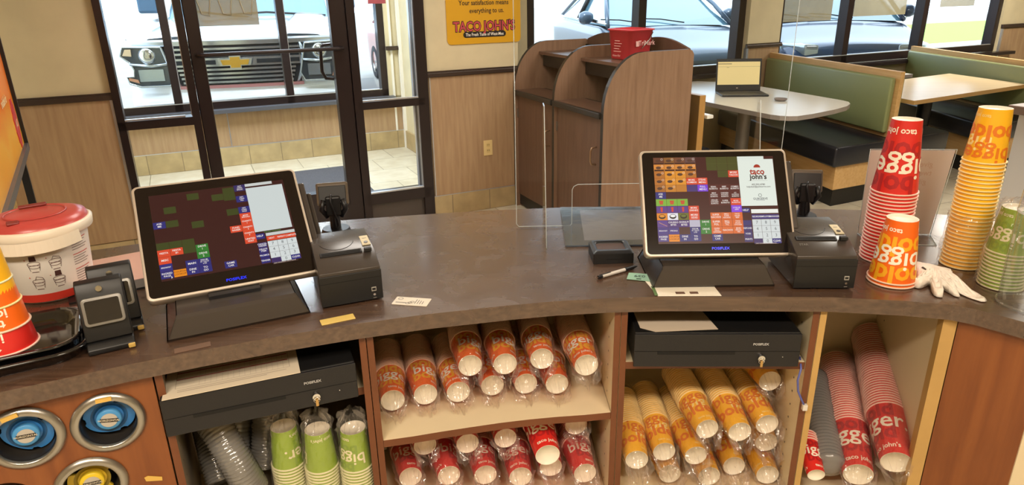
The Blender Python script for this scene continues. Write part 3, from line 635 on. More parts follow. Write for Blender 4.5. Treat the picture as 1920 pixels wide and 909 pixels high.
# booths
def bench(label, A, Bk, dl, dr, zt=.974, nearpad=.03, cush=True, light_=LOAK):
    """A near end, Bk far end of the back panel (s,t); dl,dr seat depth on either side"""
    a = W(*A); e = W(*Bk); d = (e - a); L = d.length; ang = atan2(d.y, d.x)
    t = thing('booth_bench', label, 'bench', a, ang)     # local x along the bench away from viewer, +y to the left
    k = math.tan(ang - AZ - pi / 2) * -1          # ends are cut parallel to the window wall
    sk = lambda x, y: (x - k * y, y)
    b = MB(); b.prism([sk(0, -.022), sk(L, -.022), sk(L, .022), sk(0, .022)], .478, zt, light_); b.build('back_panel', t)
    for s, w in ((1, dl), (-1, dr)):
        y0, y1 = (.001, w) if s > 0 else (-w, -.001)
        b = MB(); b.prism([sk(-nearpad, y0), sk(L, y0), sk(L, y1), sk(-nearpad, y1)], .32, .475, BLKV, bev=.022)
        b.tube([sk(-nearpad + .008, y0 + .02) + (.468,), sk(-nearpad + .008, y1 - .02) + (.468,)], .005, BLKV, seg=6); b.build('seat_cushion', t)
        b = MB(); ya, yb = (y0, y1 - .05) if s > 0 else (y0 + .05, y1)
        b.prism([sk(0, ya), sk(L, ya), sk(L, yb), sk(0, yb)], .14, .318, light_); b.build('seat_base', t)
        b = MB(); ya, yb = ya + (.0 if s > 0 else .03), yb - (.03 if s > 0 else 0); b.prism([sk(.03, ya), sk(L, ya), sk(L, yb), sk(.03, yb)], 0, .139, BLKM); b.build('toe_kick', t)
        b = MB(); yc = (.023, .075) if s > 0 else (-.075, -.023)
        b.prism([sk(.035, yc[0]), sk(L - .02, yc[0]), sk(L - .02, yc[1]), sk(.035, yc[1])], .515, zt - .045, GREENV, bev=.016); b.build('back_cushion', t)
bench('long green and black booth bench behind the laptop table, nearest the counter', (4.84, 3.47), (5.26, 5.2), .60, .64)
bench('green backed booth bench behind the light wood table, far right', (6.60, 3.47), (7.33, 5.2), .56, .50, zt=.94)
t = thing('booth_bench', 'oak ended bench between the waste bins and the white table', 'bench', W(3.03, 3.55), AZ)
b = MB(); b.box(-.02, .03, 0, 1.6, 0, .93, mat('honey_oak', '#b98a4c', .4), bev=.003); b.build('end_panel', t)
b = MB(); b.box(.035, .09, -.02, .12, .775, .80, WHITE, bev=.006); b.build('arm_cap', t)
b = MB(); b.box(.035, .42, .35, 1.6, .40, .47, BLKV, bev=.02); b.build('seat_cushion', t)
t = thing('dining_chair', 'black padded chair half hidden under the laptop table', 'chair', W(3.72, 4.72), AZ)
b = MB(); b.prism(rrect(-.22, .46, .22, .69, .08), -.02, .03, BLKM, fr((0, 0, 0), pi / 2)); b.build('backrest', t)
b = MB(); b.prism(rrect(-.2, -.2, .2, .2, .05), .41, .45, BLKM, fr((0, .26, 0))); b.build('seat', t)
for x in (-.17, .17):
    for y in (.08, .44): MB().tube([(x, y, .41), (x * 1.05, y, 0)], .01, BLKM).build('leg', t)
    MB().tube([(x, .06, .41), (x, .015, .6)], .01, BLKM).build('back_post', t)
# half wall at far right
t = thing('divider_wall', 'low divider wall with a brown ledge at the right edge', 'partition', W(3.84, 1.94), AZ)
b = MB(); b.box(.03, 1.3, .0, .14, 0, .955, WAINS); b.box(.022, .03, -.005, .145, 0, .955, ALU); b.build('wall_panel', t)
b = MB(); b.box(-.03, 1.33, -.04, .18, .957, 1.0, mat('brown_ledge', '#59463a', .35), bev=.004); b.build('ledge', t)
# laptop on the white table
lc = (pz := None)
t = thing('laptop', 'open laptop with a pale screen on the white dining table', 'laptop', W(4.04, 4.22, .761), AZ - R(28))
b = MB(); b.box(-.185, .185, 0, .25, 0, .014, BLK, bev=.004); b.box(-.15, .15, .10, .22, .014, .016, mat('keyboard_dark', '#26262a', .5)); b.build('keyboard_base', t)
Ml = fr((0, .25, .012), pi / 2 - .16)
b = MB(); b.box(-.185, .185, .0, .26, -.004, .004, BLK, Ml, bev=.003); lid = b.build('lid', t)
SC = mat('laptop_screen', '#d9c489', .3, emit=.30)
b = MB(); b.rect(-.172, .05, .172, .235, .0045, SC, Ml); b.rect(-.172, .215, -.06, .222, .005, mat('screen_grey', '#a99c74', .4), Ml)
b.rect(-.172, .195, .172, .197, .005, MATS['screen_grey'], Ml); b.rect(-.10, .188, -.08, .191, .005, MATS['screen_grey'], Ml); b.rect(-.015, .02, .0, .026, .0048, SILV, Ml); b.build('screen', lid)
t = thing('glass_dish', 'small round amber dish on the white dining table', 'dish', W(4.12, 3.93, .761))
b = MB(); b.lathe([(0, .004), (.044, .004), (.05, .018), (.047, .018), (.04, .008), (0, .008)], mat('amber_glass', '#8e7f78', .1, alpha=.75), seg=24); b.build('bowl', t)

# ================================================================ THE SERVICE COUNTER
CP = [(-1.9, .62), (-1.5, .81), (-1.2, .97), (-.959, 1.105), (-.777, 1.195), (-.65, 1.25), (-.5, 1.308), (-.35, 1.358), (-.197, 1.4), (-.003, 1.44), (.1, 1.457), (.225, 1.468), (.352, 1.471), (.552, 1.463), (.749, 1.452), (.906, 1.425), (1.0, 1.400), (1.04, 1.375), (1.10, 1.31), (1.6, .83)]
BP = [(2.2, 1.30), (1.55, 1.93), (1.40, 2.03), (1.25, 2.085), (1.0, 2.125), (.75, 2.16), (.45, 2.185), (.18, 2.19), (-.1, 2.168), (-.3, 2.138), (-.55, 2.093), (-.8, 2.02), (-1.05, 1.93), (-1.3, 1.82), (-1.75, 1.60), (-2.3, 1.33)]
def fy(x):
    for (a, b_), (c, d) in zip(CP, CP[1:]):
        if a <= x <= c: return b_ + (d - b_) * (x - a) / (c - a)
t = thing('service_counter', 'dark brown curved worktop of the service counter', 'counter', (0, 1.8, 0))
b = MB(); b.prism([(x, y - 1.8) for x, y in CP + BP], .872, .91, CTOP); b.build('worktop', t)
b = MB(); front = [(x * .985, y - 1.8 - .05) for x, y in BP]; back = [(x * .985, y - 1.8 - .09) for x, y in BP][::-1]
b.prism(front + back, 0, .871, CHERRYD); b.build('customer_side_panel', t)
# corner panel at the far right under the worktop
t = thing('corner_panel', 'red brown end panel under the right bend of the counter', 'cabinet panel', (1.04, 1.40, 0))
b = MB(); P0, P1 = Vector((1.0315, 1.4115)), Vector((1.150, 1.292)); dd = (P1 - P0).normalized(); nn = Vector((-dd.y, dd.x)) * -1
q = [P0, P1, P1 - nn * -.018, P0 - nn * -.018]; nn = Vector((dd.y, -dd.x))
q = [P0, P1, P1 - nn * .018, P0 - nn * .018]
b.prism([(p.x - 1.04, p.y - 1.40) for p in q], .05, .870, CHERRYV); b.build('front_panel', t)
b = MB(); q = [P1 + dd * .002, P1 + Vector((.5, .02)), P1 + Vector((.5, .04)), P1 + dd * .002 + Vector((.0, .018))]
b.prism([(p.x - 1.04, p.y - 1.40) for p in q], .05, .870, BEIGE); b.build('return_panel', t)

# cabinet units under the worktop
def vr(x, y, a, L): return (x + L * cos(R(a)), y + L * sin(R(a)))
DP = .52
F = [(-.747, 1.232), (-.337, 1.384), (.262, 1.489), (.737, 1.472), (1.030, 1.412)]
AA = [116, 104, 92, 85, 76]
TH = .0155
def unit(i, name, label, shelves, skinL=BEIGE, skinR=BEIGE, edgeL=CHERRYD, edgeR=CHERRYD):
    (xa, ya), (xb, yb) = F[i], F[i + 1]; aa, ab = R(AA[i]), R(AA[i + 1])
    t = thing(name, label, 'cabinet', ((xa + xb) / 2, (ya + yb) / 2 + .2, 0)); ox, oy = t.location.x, t.location.y
    da = Vector((cos(aa), sin(aa))); db = Vector((cos(ab), sin(ab))); A = Vector((xa - ox, ya - oy)); B_ = Vector((xb - ox, yb - oy))
    na = Vector((da.y, -da.x)); nb = Vector((-db.y, db.x))      # into the unit
    def side(P, d, n, skin, edge):
        b = MB(); q = [P + n * .001, P + n * TH, P + n * TH + d * DP, P + n * .001 + d * DP]
        b.prism([tuple(v) for v in q], .05, .870, skin)
        TE = TH * 1.9 if edge is YOAK and P is B_ else TH; q = [P + n * .001 - d * .0015, P + n * (TE + .0005) - d * .0015, P + n * (TE + .0005) + d * (.03 if TE > TH else 0), P + n * .001 + d * (.03 if TE > TH else 0)]
        b.prism([tuple(v) for v in q], .05, .870, edge)
        for s_ in (.06, DP - .08):
            for k in range(14):
                c = P + n * (TH + .0006) + d * s_; z = .32 + .04 * k
                b.add([(c.x, c.y, z), (c.x + d.x * .005, c.y + d.y * .005, z), (c.x + d.x * .005, c.y + d.y * .005, z + .005), (c.x, c.y, z + .005)], [(0, 1, 2, 3)], DKV)
        b.build('side_panel', t)
    side(A, da, na, skinL, edgeL); side(B_, db, nb, skinR, edgeR)
    b = MB(); q = [A + na * .001 + da * (DP + .001), B_ + nb * .001 + db * (DP + .001), B_ + nb * .001 + db * (DP + .012), A + na * .001 + da * (DP + .012)]
    b.prism([tuple(v) for v in q], .05, .870, skinL); b.build('back_panel', t)
    for z, rc, ed in shelves:
        P = A + na * (TH + .001); Q = B_ + nb * (TH + .001); n = 8
        fr_ = []
        for k in range(n + 1):
            f = k / n; v = P + (Q - P) * f; bul = 4 * f * (1 - f) * (fy((v.x + ox)) + .02 - (v.y + oy)) if i in (0, 1, 2) else 0
            fr_.append((v.x, v.y + bul * .9 + rc))
        bk = [tuple(Q + db * (DP - .002)), tuple(P + da * (DP - .002))]
        b = MB(); b.prism(fr_ + bk, z - .020, z, BEIGE, side=ed); b.build('shelf', t)
    b = MB(); q = [A + na * (TH + .001), B_ + nb * (TH + .001), B_ + nb * (TH + .001) + db * (DP - .002), A + na * (TH + .001) + da * (DP - .002)]
    b.prism([tuple(v) for v in q], .05, .07, BEIGE); b.build('bottom_panel', t)
    return t
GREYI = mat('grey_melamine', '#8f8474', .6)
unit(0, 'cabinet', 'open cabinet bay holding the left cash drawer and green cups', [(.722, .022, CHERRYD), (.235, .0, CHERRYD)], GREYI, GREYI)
unit(1, 'cabinet', 'open cabinet bay filled with orange and red cup sleeves', [(.578, .0, CHERRYD), (.30, 0, CHERRYD)])
unit(2, 'cabinet', 'open cabinet bay with the right cash drawer above yellow cups', [(.722, .004, CHERRYD), (.30, 0, CHERRYD)])
unit(3, 'cabinet', 'open cabinet bay at right holding two long sleeves of large red cups', [(.30, 0, CHERRYD)], BEIGE, BEIGE, YOAK, YOAK)

# dispenser cabinet at the left with three spring cup dispensers
t = thing('dispenser_cabinet', 'cherry wood cabinet front with round cup dispensers set in it', 'cabinet', (-.7500, 1.2315, 0), R(26.5) + pi)
HOLES = [(.094, .780), (.236, .790), (.152, .643), (.30, .645)]     # distance leftwards, height
bm = bmesh.new(); bmesh.ops.create_cube(bm, size=1); bmesh.ops.scale(bm, vec=(.80, .018, .765), verts=bm.verts); bmesh.ops.translate(bm, vec=(.40, -.012, .4875), verts=bm.verts)
fp = MB().bm(bm, CHERRYV).build('front_panel', t)
cutm = MB()
for x, z in HOLES: cutm.cyl(.0575, -.05, .05, CHERRYV, fr((x, -.012, z), pi / 2), 48)
cut = cutm.build('cut'); cut.parent = t
md = fp.modifiers.new('holes', 'BOOLEAN'); md.object = cut; md.solver = 'EXACT'
bpy.context.view_layer.update(); dg = bpy.context.evaluated_depsgraph_get(); nm = bpy.data.meshes.new_from_object(fp.evaluated_get(dg)); fp.modifiers.clear(); fp.data = nm
bpy.data.objects.remove(cut)
b = MB(); b.box(.0, .80, -.60, -.585, .05, .868, CHERRYV); b.box(.0, .012, -.585, -.022, .05, .868, BEIGE); b.box(.788, .80, -.585, -.022, .05, .868, BEIGE); b.build('carcass', t)
TAPE = mat('yellowed_tape', '#d8b057', .6)
b = MB(); b.prism([(.025, .607), (.055, .616), (.057, .626), (.05, .628), (.024, .616)], -.0005, .001, TAPE, fr((0, -.002, 0), pi / 2, 0, pi) @ Matrix.Scale(-1, 4, (1, 0, 0)) @ fr((0, 0, 0), 0, 0, 0)); b.build('tape_scrap', t)
for k, (x, z) in enumerate(HOLES[:3]):
    lab = ['steel ring cup dispenser with a blue plunger, nearest the left cash drawer', 'steel ring cup dispenser with a blue plunger, cut by the left edge', 'steel ring cup dispenser with a yellow plunger, at the lower left'][k]
    cl = mat('blue_plunger', '#2f76b8', .4) if k < 2 else mat('yellow_plunger', '#c9a92a', .4); cl2 = mat('blue_hub', '#4b93cc', .35) if k < 2 else mat('yellow_hub', '#e2c22e', .35)
    # the panel's outward face looks to local +y (root is turned round)
    M0 = t.matrix_basis @ fr((x, 0, z), -pi / 2)
    d = thing('cup_dispenser', lab, 'cup dispenser', (0, 0, 0), 0, 'cup dispensers in the cherry wood panel'); d.matrix_world = M0
    b = MB(); b.lathe([(.0575, -.04), (.0575, .0), (.051, .010), (.053, .013), (.067, .006), (.0695, .0), (.067, -.0025)][:0] + [(.051, -.06), (.051, .004), (.054, .008), (.062, .006), (.068, .001), (.0685, -.001)], STEEL, None, 48); b.build('ring', d)
    b = MB(); b.lathe([(.050, .0), (.049, -.07), (.0, -.07)], mat('dark_tube', '#2a2724', .35), None, 40); b.build('tube', d)
    b = MB()
    lobes = []
    for q in range(72):
        a = 2 * pi * q / 72; r_ = .0415 + .0055 * cos(2 * a + .4 + k) - .004 * (cos(3 * a + k) > .93) if k < 2 else .036 + .009 * (1 if cos(3 * a + .3) > 0 else -1) * min(1, abs(cos(3 * a + .3)) * 4)
        lobes.append((r_ * cos(a), r_ * sin(a)))
    b.prism(lobes, -.030, -.024, cl); b.lathe([(.022, -.024), (.0235, -.012), (.021, -.010), (.0, -.010)], cl2, None, 32); b.lathe([(.0265, -.024), (.0265, -.0235), (.034, -.0235)], mat('blue_painted_shadow' if k < 2 else 'yellow_painted_shadow', '#1e4d78' if k < 2 else '#8d7720', .5), None, 32)  # darker flat ring paints the shadow around the hub into the colour
    pl = b.build('plunger', d)
    # label: text is read upright, so turn it to the world's up
    b = MB(); b.cyl(.0155, -.0095, -.0088, mat('silver_label', '#b9b2a6', .4), None, 32)
    Mt_ = fr((0, 0, 0), 0, 0, pi + (R(-12) if k == 0 else R(-4)))
    b.rect(-.0165, -.0042, .0165, .0042, -.0084, DT, Mt_); b.text('HORIZONTAL', .0062, mat('label_cream', '#d8cfb8', .5), Mt_ @ fr((0, 0, -.0080)), .015)
    b.build('label', pl)
    if k < 2: b = MB(); b.box(-.014, .014, .054, .062, -.001, .0085, TAPE, fr((0, 0, .002), 0, 0, pi + R(12 if k else -2)) @ fr((0, 0, 0))); b.build('tape', d)

# ================================================================ PAPER CUPS
CAMP = Vector((0, 0, 1.6))
CUPC = {'red': ('#d62a24', '#f3ead8', '#ad1d22'), 'orange': ('#f26a16', '#f6efdf', '#f4ad20'), 'yellow': ('#f8bb1e', '#e27a1d', '#f7df92'), 'green': ('#8fb01c', '#eee9c6', '#7da01a')}
def cup_mats(c):
    w, a, b_ = CUPC[c]
    return (mat(c + '_cup_print', w, .38, coat=.2), mat(c + '_cup_letters', a, .45), mat(c + '_cup_tone_letters', b_, .45))
RIM = {'red': mat('rim_red_tint', '#f2c9bb', .45), 'orange': mat('rim_orange_tint', '#f2cdb4', .45), 'yellow': mat('rim_yellow_tint', '#f5dc9a', .45), 'green': mat('rim_green_tint', '#e6e2bb', .45)}
CUPW = mat('cup_white', '#f1ead8', .5); CUPL = mat('cup_white_letters', '#f3ead8', .45)
DOME_EDGE = CUPW
def wrap_text(b, st, size, z0, th0, m, rb, rt, h, bold=.02, off=.0006, sp=1.0):
    v, f = text_mesh(st, bold, sp)
    bm = bmesh.new(); vs = [bm.verts.new((a * size, c * size, 0)) for a, c, _ in v]
    for q in f:
        try: bm.faces.new([vs[i] for i in q])
        except Exception: pass
    xs = [q.co.x for q in bm.verts]; x = min(xs)
    while x < max(xs):
        bmesh.ops.bisect_plane(bm, geom=bm.verts[:] + bm.edges[:] + bm.faces[:], plane_co=(x, 0, 0), plane_no=(1, 0, 0)); x += .006
    for q in bm.verts:
        z = min(h - .004, max(.004, z0 + q.co.y)); r = rb + (rt - rb) * z / h + off; rm = rb + (rt - rb) * z0 / h
        a = th0 + q.co.x / rm; q.co = (r * cos(a), r * sin(a), z)
    b.bm(bm, m)
CUPD = {}
def cup_data(c, rb, rt, h, printed):
    key = (c, rb, rt, h, printed)
    if key in CUPD: return CUPD[key]
    w, la, lb = cup_mats(c); b = MB()
    b.lathe([(rb, .0), (rb + (rt - rb) * .5, h * .5), (rt - .0006, h - .004)], w, seg=40)
    b.lathe([(rt - .0006, h - .004), (rt + .0022, h - .0042), (rt + .0030, h - .0022), (rt + .002, h - .0003), (rt - .0008, h - .0006)], RIM[c], seg=40)
    b.lathe([(rt - .0012, h - .001), (rb - .001, .008), (0, .0078)], CUPW, seg=40)
    b.lathe([(rb, .0), (rb - .0018, 0.0), (rb - .0025, .0045), (0, .0045)], CUPW, seg=40)
    if printed:
        big = h * .42
        for k in range(2):
            a = -pi / 2 + k * pi
            if printed == 2:
                wrap_text(b, 'taco', h * .21, h * .86, a, CUPL, rb, rt, h, .02); wrap_text(b, "john's", h * .21, h * .70, a, CUPL, rb, rt, h, .02)
            elif c in ('red', 'green'):
                wrap_text(b, "taco john's", h * .115, h * .145 , a + .35, la, rb, rt, h, .02)
                if k == 0: wrap_text(b, 'bold', big * .9, h * .40, a, lb, rb, rt, h, .03, .0004)
                if k == 0: wrap_text(b, 'bigger.', big, h * .63, a + .1, la, rb, rt, h, .012, .0008)
                if k == 0: wrap_text(b, 'bold', big * .9, h * .85, a + .2, lb, rb, rt, h, .03, .0004)
            elif c == 'orange':
                wrap_text(b, "taco john's", h * .11, h * .15 , a + .35, la, rb, rt, h, .02)
                if k == 0: wrap_text(b, 'bolder.', big, h * .38, a + .1, lb, rb, rt, h, .03, .0004)
                if k == 0: wrap_text(b, 'bigger.', big, h * .61, a, la, rb, rt, h, .012, .0008)
                if k == 0: wrap_text(b, 'bolder.', big, h * .84, a - .1, lb, rb, rt, h, .03, .0004)
            else:
                wrap_text(b, "taco john's", h * .09, h * .13, a + .5, lb, rb, rt, h, .02)
                if k == 0: wrap_text(b, 'bolder.', big, h * .42, a + .1, la, rb, rt, h, .03, .0008)
                if k == 0: wrap_text(b, 'big', big, h * .62, a + .2, lb, rb, rt, h, .012, .0004)
                if k == 0: wrap_text(b, 'bigger.', big, h * .82, a, la, rb, rt, h, .012, .0008)
    CUPD[key] = b.data('paper_cup' + ('_printed' if printed else '')); return CUPD[key]
def basis(P, D, roll):
    P = Vector(P); z = Vector(D).normalized(); v = P - CAMP; y = (v - v.dot(z) * z).normalized(); x = y.cross(z)
    return Matrix.Translation(P) @ Matrix((x, y, z)).transposed().to_4x4() @ Matrix.Rotation(roll, 4, 'Z')
DEEP = []; NIND = [0]
def stack(c, n, P, D, dims, where, lead, pitch=.009, roll=0.0, ind=99, style=1, cat='paper cup', gname='paper cups', jit=.0):
    """lead = label of the cup whose wall shows; the rest nest behind it"""
    rb, rt, h = dims; D = Vector(D).normalized()
    for k in range(n):
        Q = Vector(P) + D * (k * pitch)
        if k: Q += Vector((random.uniform(-jit, jit), random.uniform(-jit, jit), 0))
        if k >= ind: DEEP.append((c, dims, basis(Q, D, roll))); continue
        NIND[0] += 1
        o = bpy.data.objects.new('paper_cup', cup_data(c, rb, rt, h, (style if k == 0 else 0))); COL.objects.link(o)
        o.matrix_world = basis(Q, D, roll)
        if k == 0: tag(o, lead, cat, gname)
        else: tag(o, '%s cup rim nested %s' % (c, where), cat, 'nested cups ' + where)
def azd(a, el=0.0): return (cos(R(a)) * cos(R(el)), sin(R(a)) * cos(R(el)), sin(R(el)))

BAG = film('clear_plastic_sleeve', '#fefbf9', .045, .35, .09, .7, 45)
BAGR = film('clear_plastic_sleeve_rosy', '#fef6f4', .055, .35, .09, .7, 45)
def bag(P, D, rb, rt, h, L, label, group, m=None, seed=0, tail=.045, droop=.6):
    rnd = random.Random(seed); D = Vector(D).normalized(); P = Vector(P); M = basis(P, D, 0.0)
    ph = [rnd.uniform(0, 6.28) for _ in range(8)]; n = 40; nr = 26; vs = []; fs = []
    down = M.to_3x3().inverted() @ Vector((0, 0, -1))
    for i in range(nr + 1):
        u = i / nr; z = -tail + (L + tail) * u
        if z < 0:
            q = -z / tail; r = (rb + .006) * (1 - .48 * q ** 1.6); off = Vector((down.x, down.y, 0)) * droop * .03 * q * q; amp = .006 + .004 * q
        else:
            q = min(1, z / h); r = rb + (rt - rb) * q + .0055; off = Vector((0, 0, 0)); amp = .0025
        for k in range(n):
            a = 2 * pi * k / n
            w = 1 + 0 * a; d_ = amp * (.6 * sin(5 * a + ph[0] + z * 40) + .5 * sin(9 * a + ph[1] - z * 70) + .4 * sin(13 * a + ph[2] + 90 * z) + rnd.uniform(-.4, .4))
            rr = max(.003, r + max(-.0012 if z >= 0 else -1, d_))
            vs.append((rr * cos(a) + off.x, rr * sin(a) + off.y, z))
    for i in range(nr):
        for k in range(n): fs.append((i * n + k, i * n + (k + 1) % n, (i + 1) * n + (k + 1) % n, (i + 1) * n + k))
    b = MB(); b.add(vs, fs, m or BAG, None, False)
    o = b.build('plastic_sleeve'); o.matrix_world = M; tag(o, label, 'plastic bag', group); return o

SM = (.030, .0405, .115)
ordn = ['first', 'second', 'third', 'fourth', 'fifth', 'sixth']
# orange cups on the upper shelf of the middle bay
OL = [(-.311, 1.492, 103), (-.230, 1.517, 103), (-.146, 1.526, 102), (-.058, 1.554, 100), (.030, 1.560, 98), (.112, 1.556, 96)]
for k, (x, y, a) in enumerate(OL):
    wh = 'behind the %s orange cup from the left in the lower row' % ordn[k]
    stack('orange', 17, (x, y, .623), azd(a), SM, wh, '%s orange cup from the left in the lower row on the upper shelf, bottom outwards' % ordn[k], ind=[9, 8, 3, 2, 2, 2][k], roll=[.3, 1.2, -.5, .8, .2, 2][k])
    bag((x, y, .623), azd(a), SM[0], SM[1], SM[2], .27, 'clear sleeve around the %s stack from the left, lower row of orange cups' % ordn[k], 'sleeves of orange cups', BAG, 10 + k)
OH = [(-.112, 1.520, 99), (-.023, 1.525, 98), (.072, 1.548, 95), (.183, 1.512, 95)]
for k, (x, y, a) in enumerate(OH):
    wh = 'behind the %s orange cup from the left in the upper row' % ordn[k]
    stack('orange', 17, (x, y, .704), azd(a), SM, wh, '%s orange cup from the left in the upper row, under the worktop' % ordn[k], ind=3, roll=[1.2, 1.25, .1, -.3][k])
    bag((x, y, .704), azd(a), SM[0], SM[1], SM[2], .27, 'clear sleeve around the %s stack from the left, upper row of orange cups' % ordn[k], 'sleeves of orange cups', BAG, 20 + k)
# red cups on the lower shelf
RL = [(-.283, 1.497, 105), (-.18, 1.50, 104), (-.082, 1.50, 100), (.012, 1.49, 97), (.095, 1.528, 95), (.185, 1.50, 97)]
RH = [(-.241, 1.517, 104, .466), (-.128, 1.521, 102, .466), (-.027, 1.541, 99, .466), (.165, 1.565, 96, .487)]
for k, (x, y, a) in enumerate(RL):
    stack('red', 12, (x, y, .380), azd(a), SM, 'behind the %s red cup from the left in the bottom row' % ordn[k], '%s red cup from the left in the bottom row of the middle bay' % ordn[k], ind=2, roll=[.5, 1.5, .2, -.2, .3, 1][k])
    bag((x, y, .380), azd(a), SM[0], SM[1], SM[2], .21, 'clear sleeve around the %s stack from the left, bottom row of red cups' % ordn[k], 'sleeves of red cups', BAGR, 30 + k)
for k, (x, y, a, z) in enumerate(RH):
    stack('red', 12, (x, y, z), azd(a), SM, 'behind the %s red cup from the left just under the shelf' % ordn[k], '%s red cup from the left just under the middle shelf' % ordn[k], ind=2, roll=[.9, 1.5, -1, .2][k])
    bag((x, y, z), azd(a), SM[0], SM[1], SM[2], .21, 'clear sleeve around the %s stack from the left, red cups just under the shelf' % ordn[k], 'sleeves of red cups', BAGR, 40 + k)
x, y, z = .083, 1.472, .462
stack('red', 12, (x, y, z), azd(98, 3), (.032, .043, .135), 'behind the red cup reading big above the bottom row', 'red cup with clear lettering lying foremost among the red cups', ind=2, roll=.1)
# yellow cups in the right drawer bay
YM = (.030, .040, .118)
for k, (x, y, a) in enumerate([(.507, 1.515, 95), (.588, 1.500, 92), (.671, 1.531, 92)]):
    stack('yellow', 18, (x, y, .503), azd(a, 3), YM, 'behind the %s yellow cup from the left in the upper row' % ordn[k], '%s yellow cup from the left in the upper row under the right drawer' % ordn[k], ind=10, roll=[.0, .9, .4][k])
    bag((x, y, .503), azd(a, 3), YM[0], YM[1], YM[2], .28, 'clear sleeve around the %s stack from the left, upper row of yellow cups' % ordn[k], 'sleeves of yellow cups', BAG, 50 + k)
stack('yellow', 14, (.693, 1.600, .592), azd(92), YM, 'behind the topmost yellow cup at the right', 'topmost yellow cup, high at the right of the yellow pile', ind=2, roll=.5)
bag((.693, 1.600, .592), azd(92), YM[0], YM[1], YM[2], .24, 'clear sleeve around the topmost stack of yellow cups', 'sleeves of yellow cups', BAG, 58)
for k, (x, y, a, z) in enumerate([(.322, 1.500, 89, .42), (.402, 1.532, 91, .42), (.485, 1.52, 92, .415), (.690, 1.565, 88, .42)]):
    stack('yellow', 18, (x, y, z), azd(a, 3), YM, 'behind the %s yellow cup from the left in the middle row' % ordn[k], '%s yellow cup from the left in the middle row of the yellow pile' % ordn[k], ind=[9, 9, 7, 2][k], roll=[.9, .1, .6, 2][k])
    bag((x, y, z), azd(a, 3), YM[0], YM[1], YM[2], .28, 'clear sleeve around the %s stack from the left, middle row of yellow cups' % ordn[k], 'sleeves of yellow cups', BAG, 60 + k, tail=.06)
for k, (x, y, a) in enumerate([(.424, 1.54, 92), (.529, 1.527, 92), (.610, 1.568, 88), (.690, 1.529, 86)]):
    stack('yellow', 10, (x, y, .340), azd(a), YM, 'behind the %s yellow cup from the left in the bottom row' % ordn[k], '%s yellow cup from the left in the bottom row of the yellow pile' % ordn[k], ind=1, roll=[.9, .1, .6, 2][k])
    bag((x, y, .340), azd(a), YM[0], YM[1], YM[2], .2, 'clear sleeve around the %s stack from the left, bottom row of yellow cups' % ordn[k], 'sleeves of yellow cups', BAG, 70 + k, tail=.07)
# long sleeves of large red cups in the right bay
BG = (.037, .052, .165)
stack('red', 36, (.979, 1.444, .442), (.155, .486, .113), BG, 'behind the right hand large red cup in the right bay', 'right hand large red cup reading er in the right bay', pitch=.0098, ind=30, roll=-.9)
bag((.979, 1.444, .442), (.155, .486, .113), BG[0], BG[1], BG[2], .53, 'clear sleeve around the longer stack of large red cups', 'sleeves of large red cups', BAG, 81, tail=.03)
stack('red', 31, (.903, 1.470, .384), (.13, .44, .075), BG, 'behind the left hand large red cup in the right bay', 'left hand large red cup reading big in the right bay', pitch=.0098, ind=22, roll=.1)
bag((.903, 1.470, .384), (.13, .44, .075), BG[0], BG[1], BG[2], .47, 'clear sleeve around the shorter stack of large red cups', 'sleeves of large red cups', BAG, 82, tail=.04)
# grey sleeve of clear cups beside them
LIDM = film('grey_clear_lids', '#a09890', .22, .5, .15, .3, 40)
def ridged(path, r, n, m, label, group, rf=.0035):
    pts = [Vector(p) for p in path]
    for _ in range(3): pts = [pts[0]] + [q for a, b_ in zip(pts, pts[1:]) for q in (a * .75 + b_ * .25, a * .25 + b_ * .75)] + [pts[-1]]
    # resample
    ds = [0.0]
    for a, b_ in zip(pts, pts[1:]): ds.append(ds[-1] + (b_ - a).length)
    def at(s):
        for i in range(len(ds) - 1):
            if s <= ds[i + 1]: f = (s - ds[i]) / max(1e-9, ds[i + 1] - ds[i]); return pts[i].lerp(pts[i + 1], f)
        return pts[-1]
    N = n * 3; P_ = [at(ds[-1] * k / N) for k in range(N + 1)]
    o0 = sum(P_, Vector()) / len(P_)
    b = MB(); b.tube([p - o0 for p in P_], r, m, seg=22, rf=lambda u: r + rf * (1 if int(u * N + .5) % 3 == 0 else 0) - (.6 * r if u in (0.0,) else 0))
    o = b.build('lid_sleeve', loc=o0); return tag(o, label, 'lid stack', group)
ridged([(.842, 1.50, .385), (.88, 1.66, .42), (.925, 1.83, .455)], .040, 30, LIDM, 'grey sleeve of clear cups beside the large red cups in the right bay', 'sleeves of clear lids')
stack('red', 4, (.792, 1.470, .385), (.05, .4, .1), (.022, .03, .10), 'behind the sliver of red cup at left', 'sliver of a red cup at the left side of the right bay', roll=1.0)
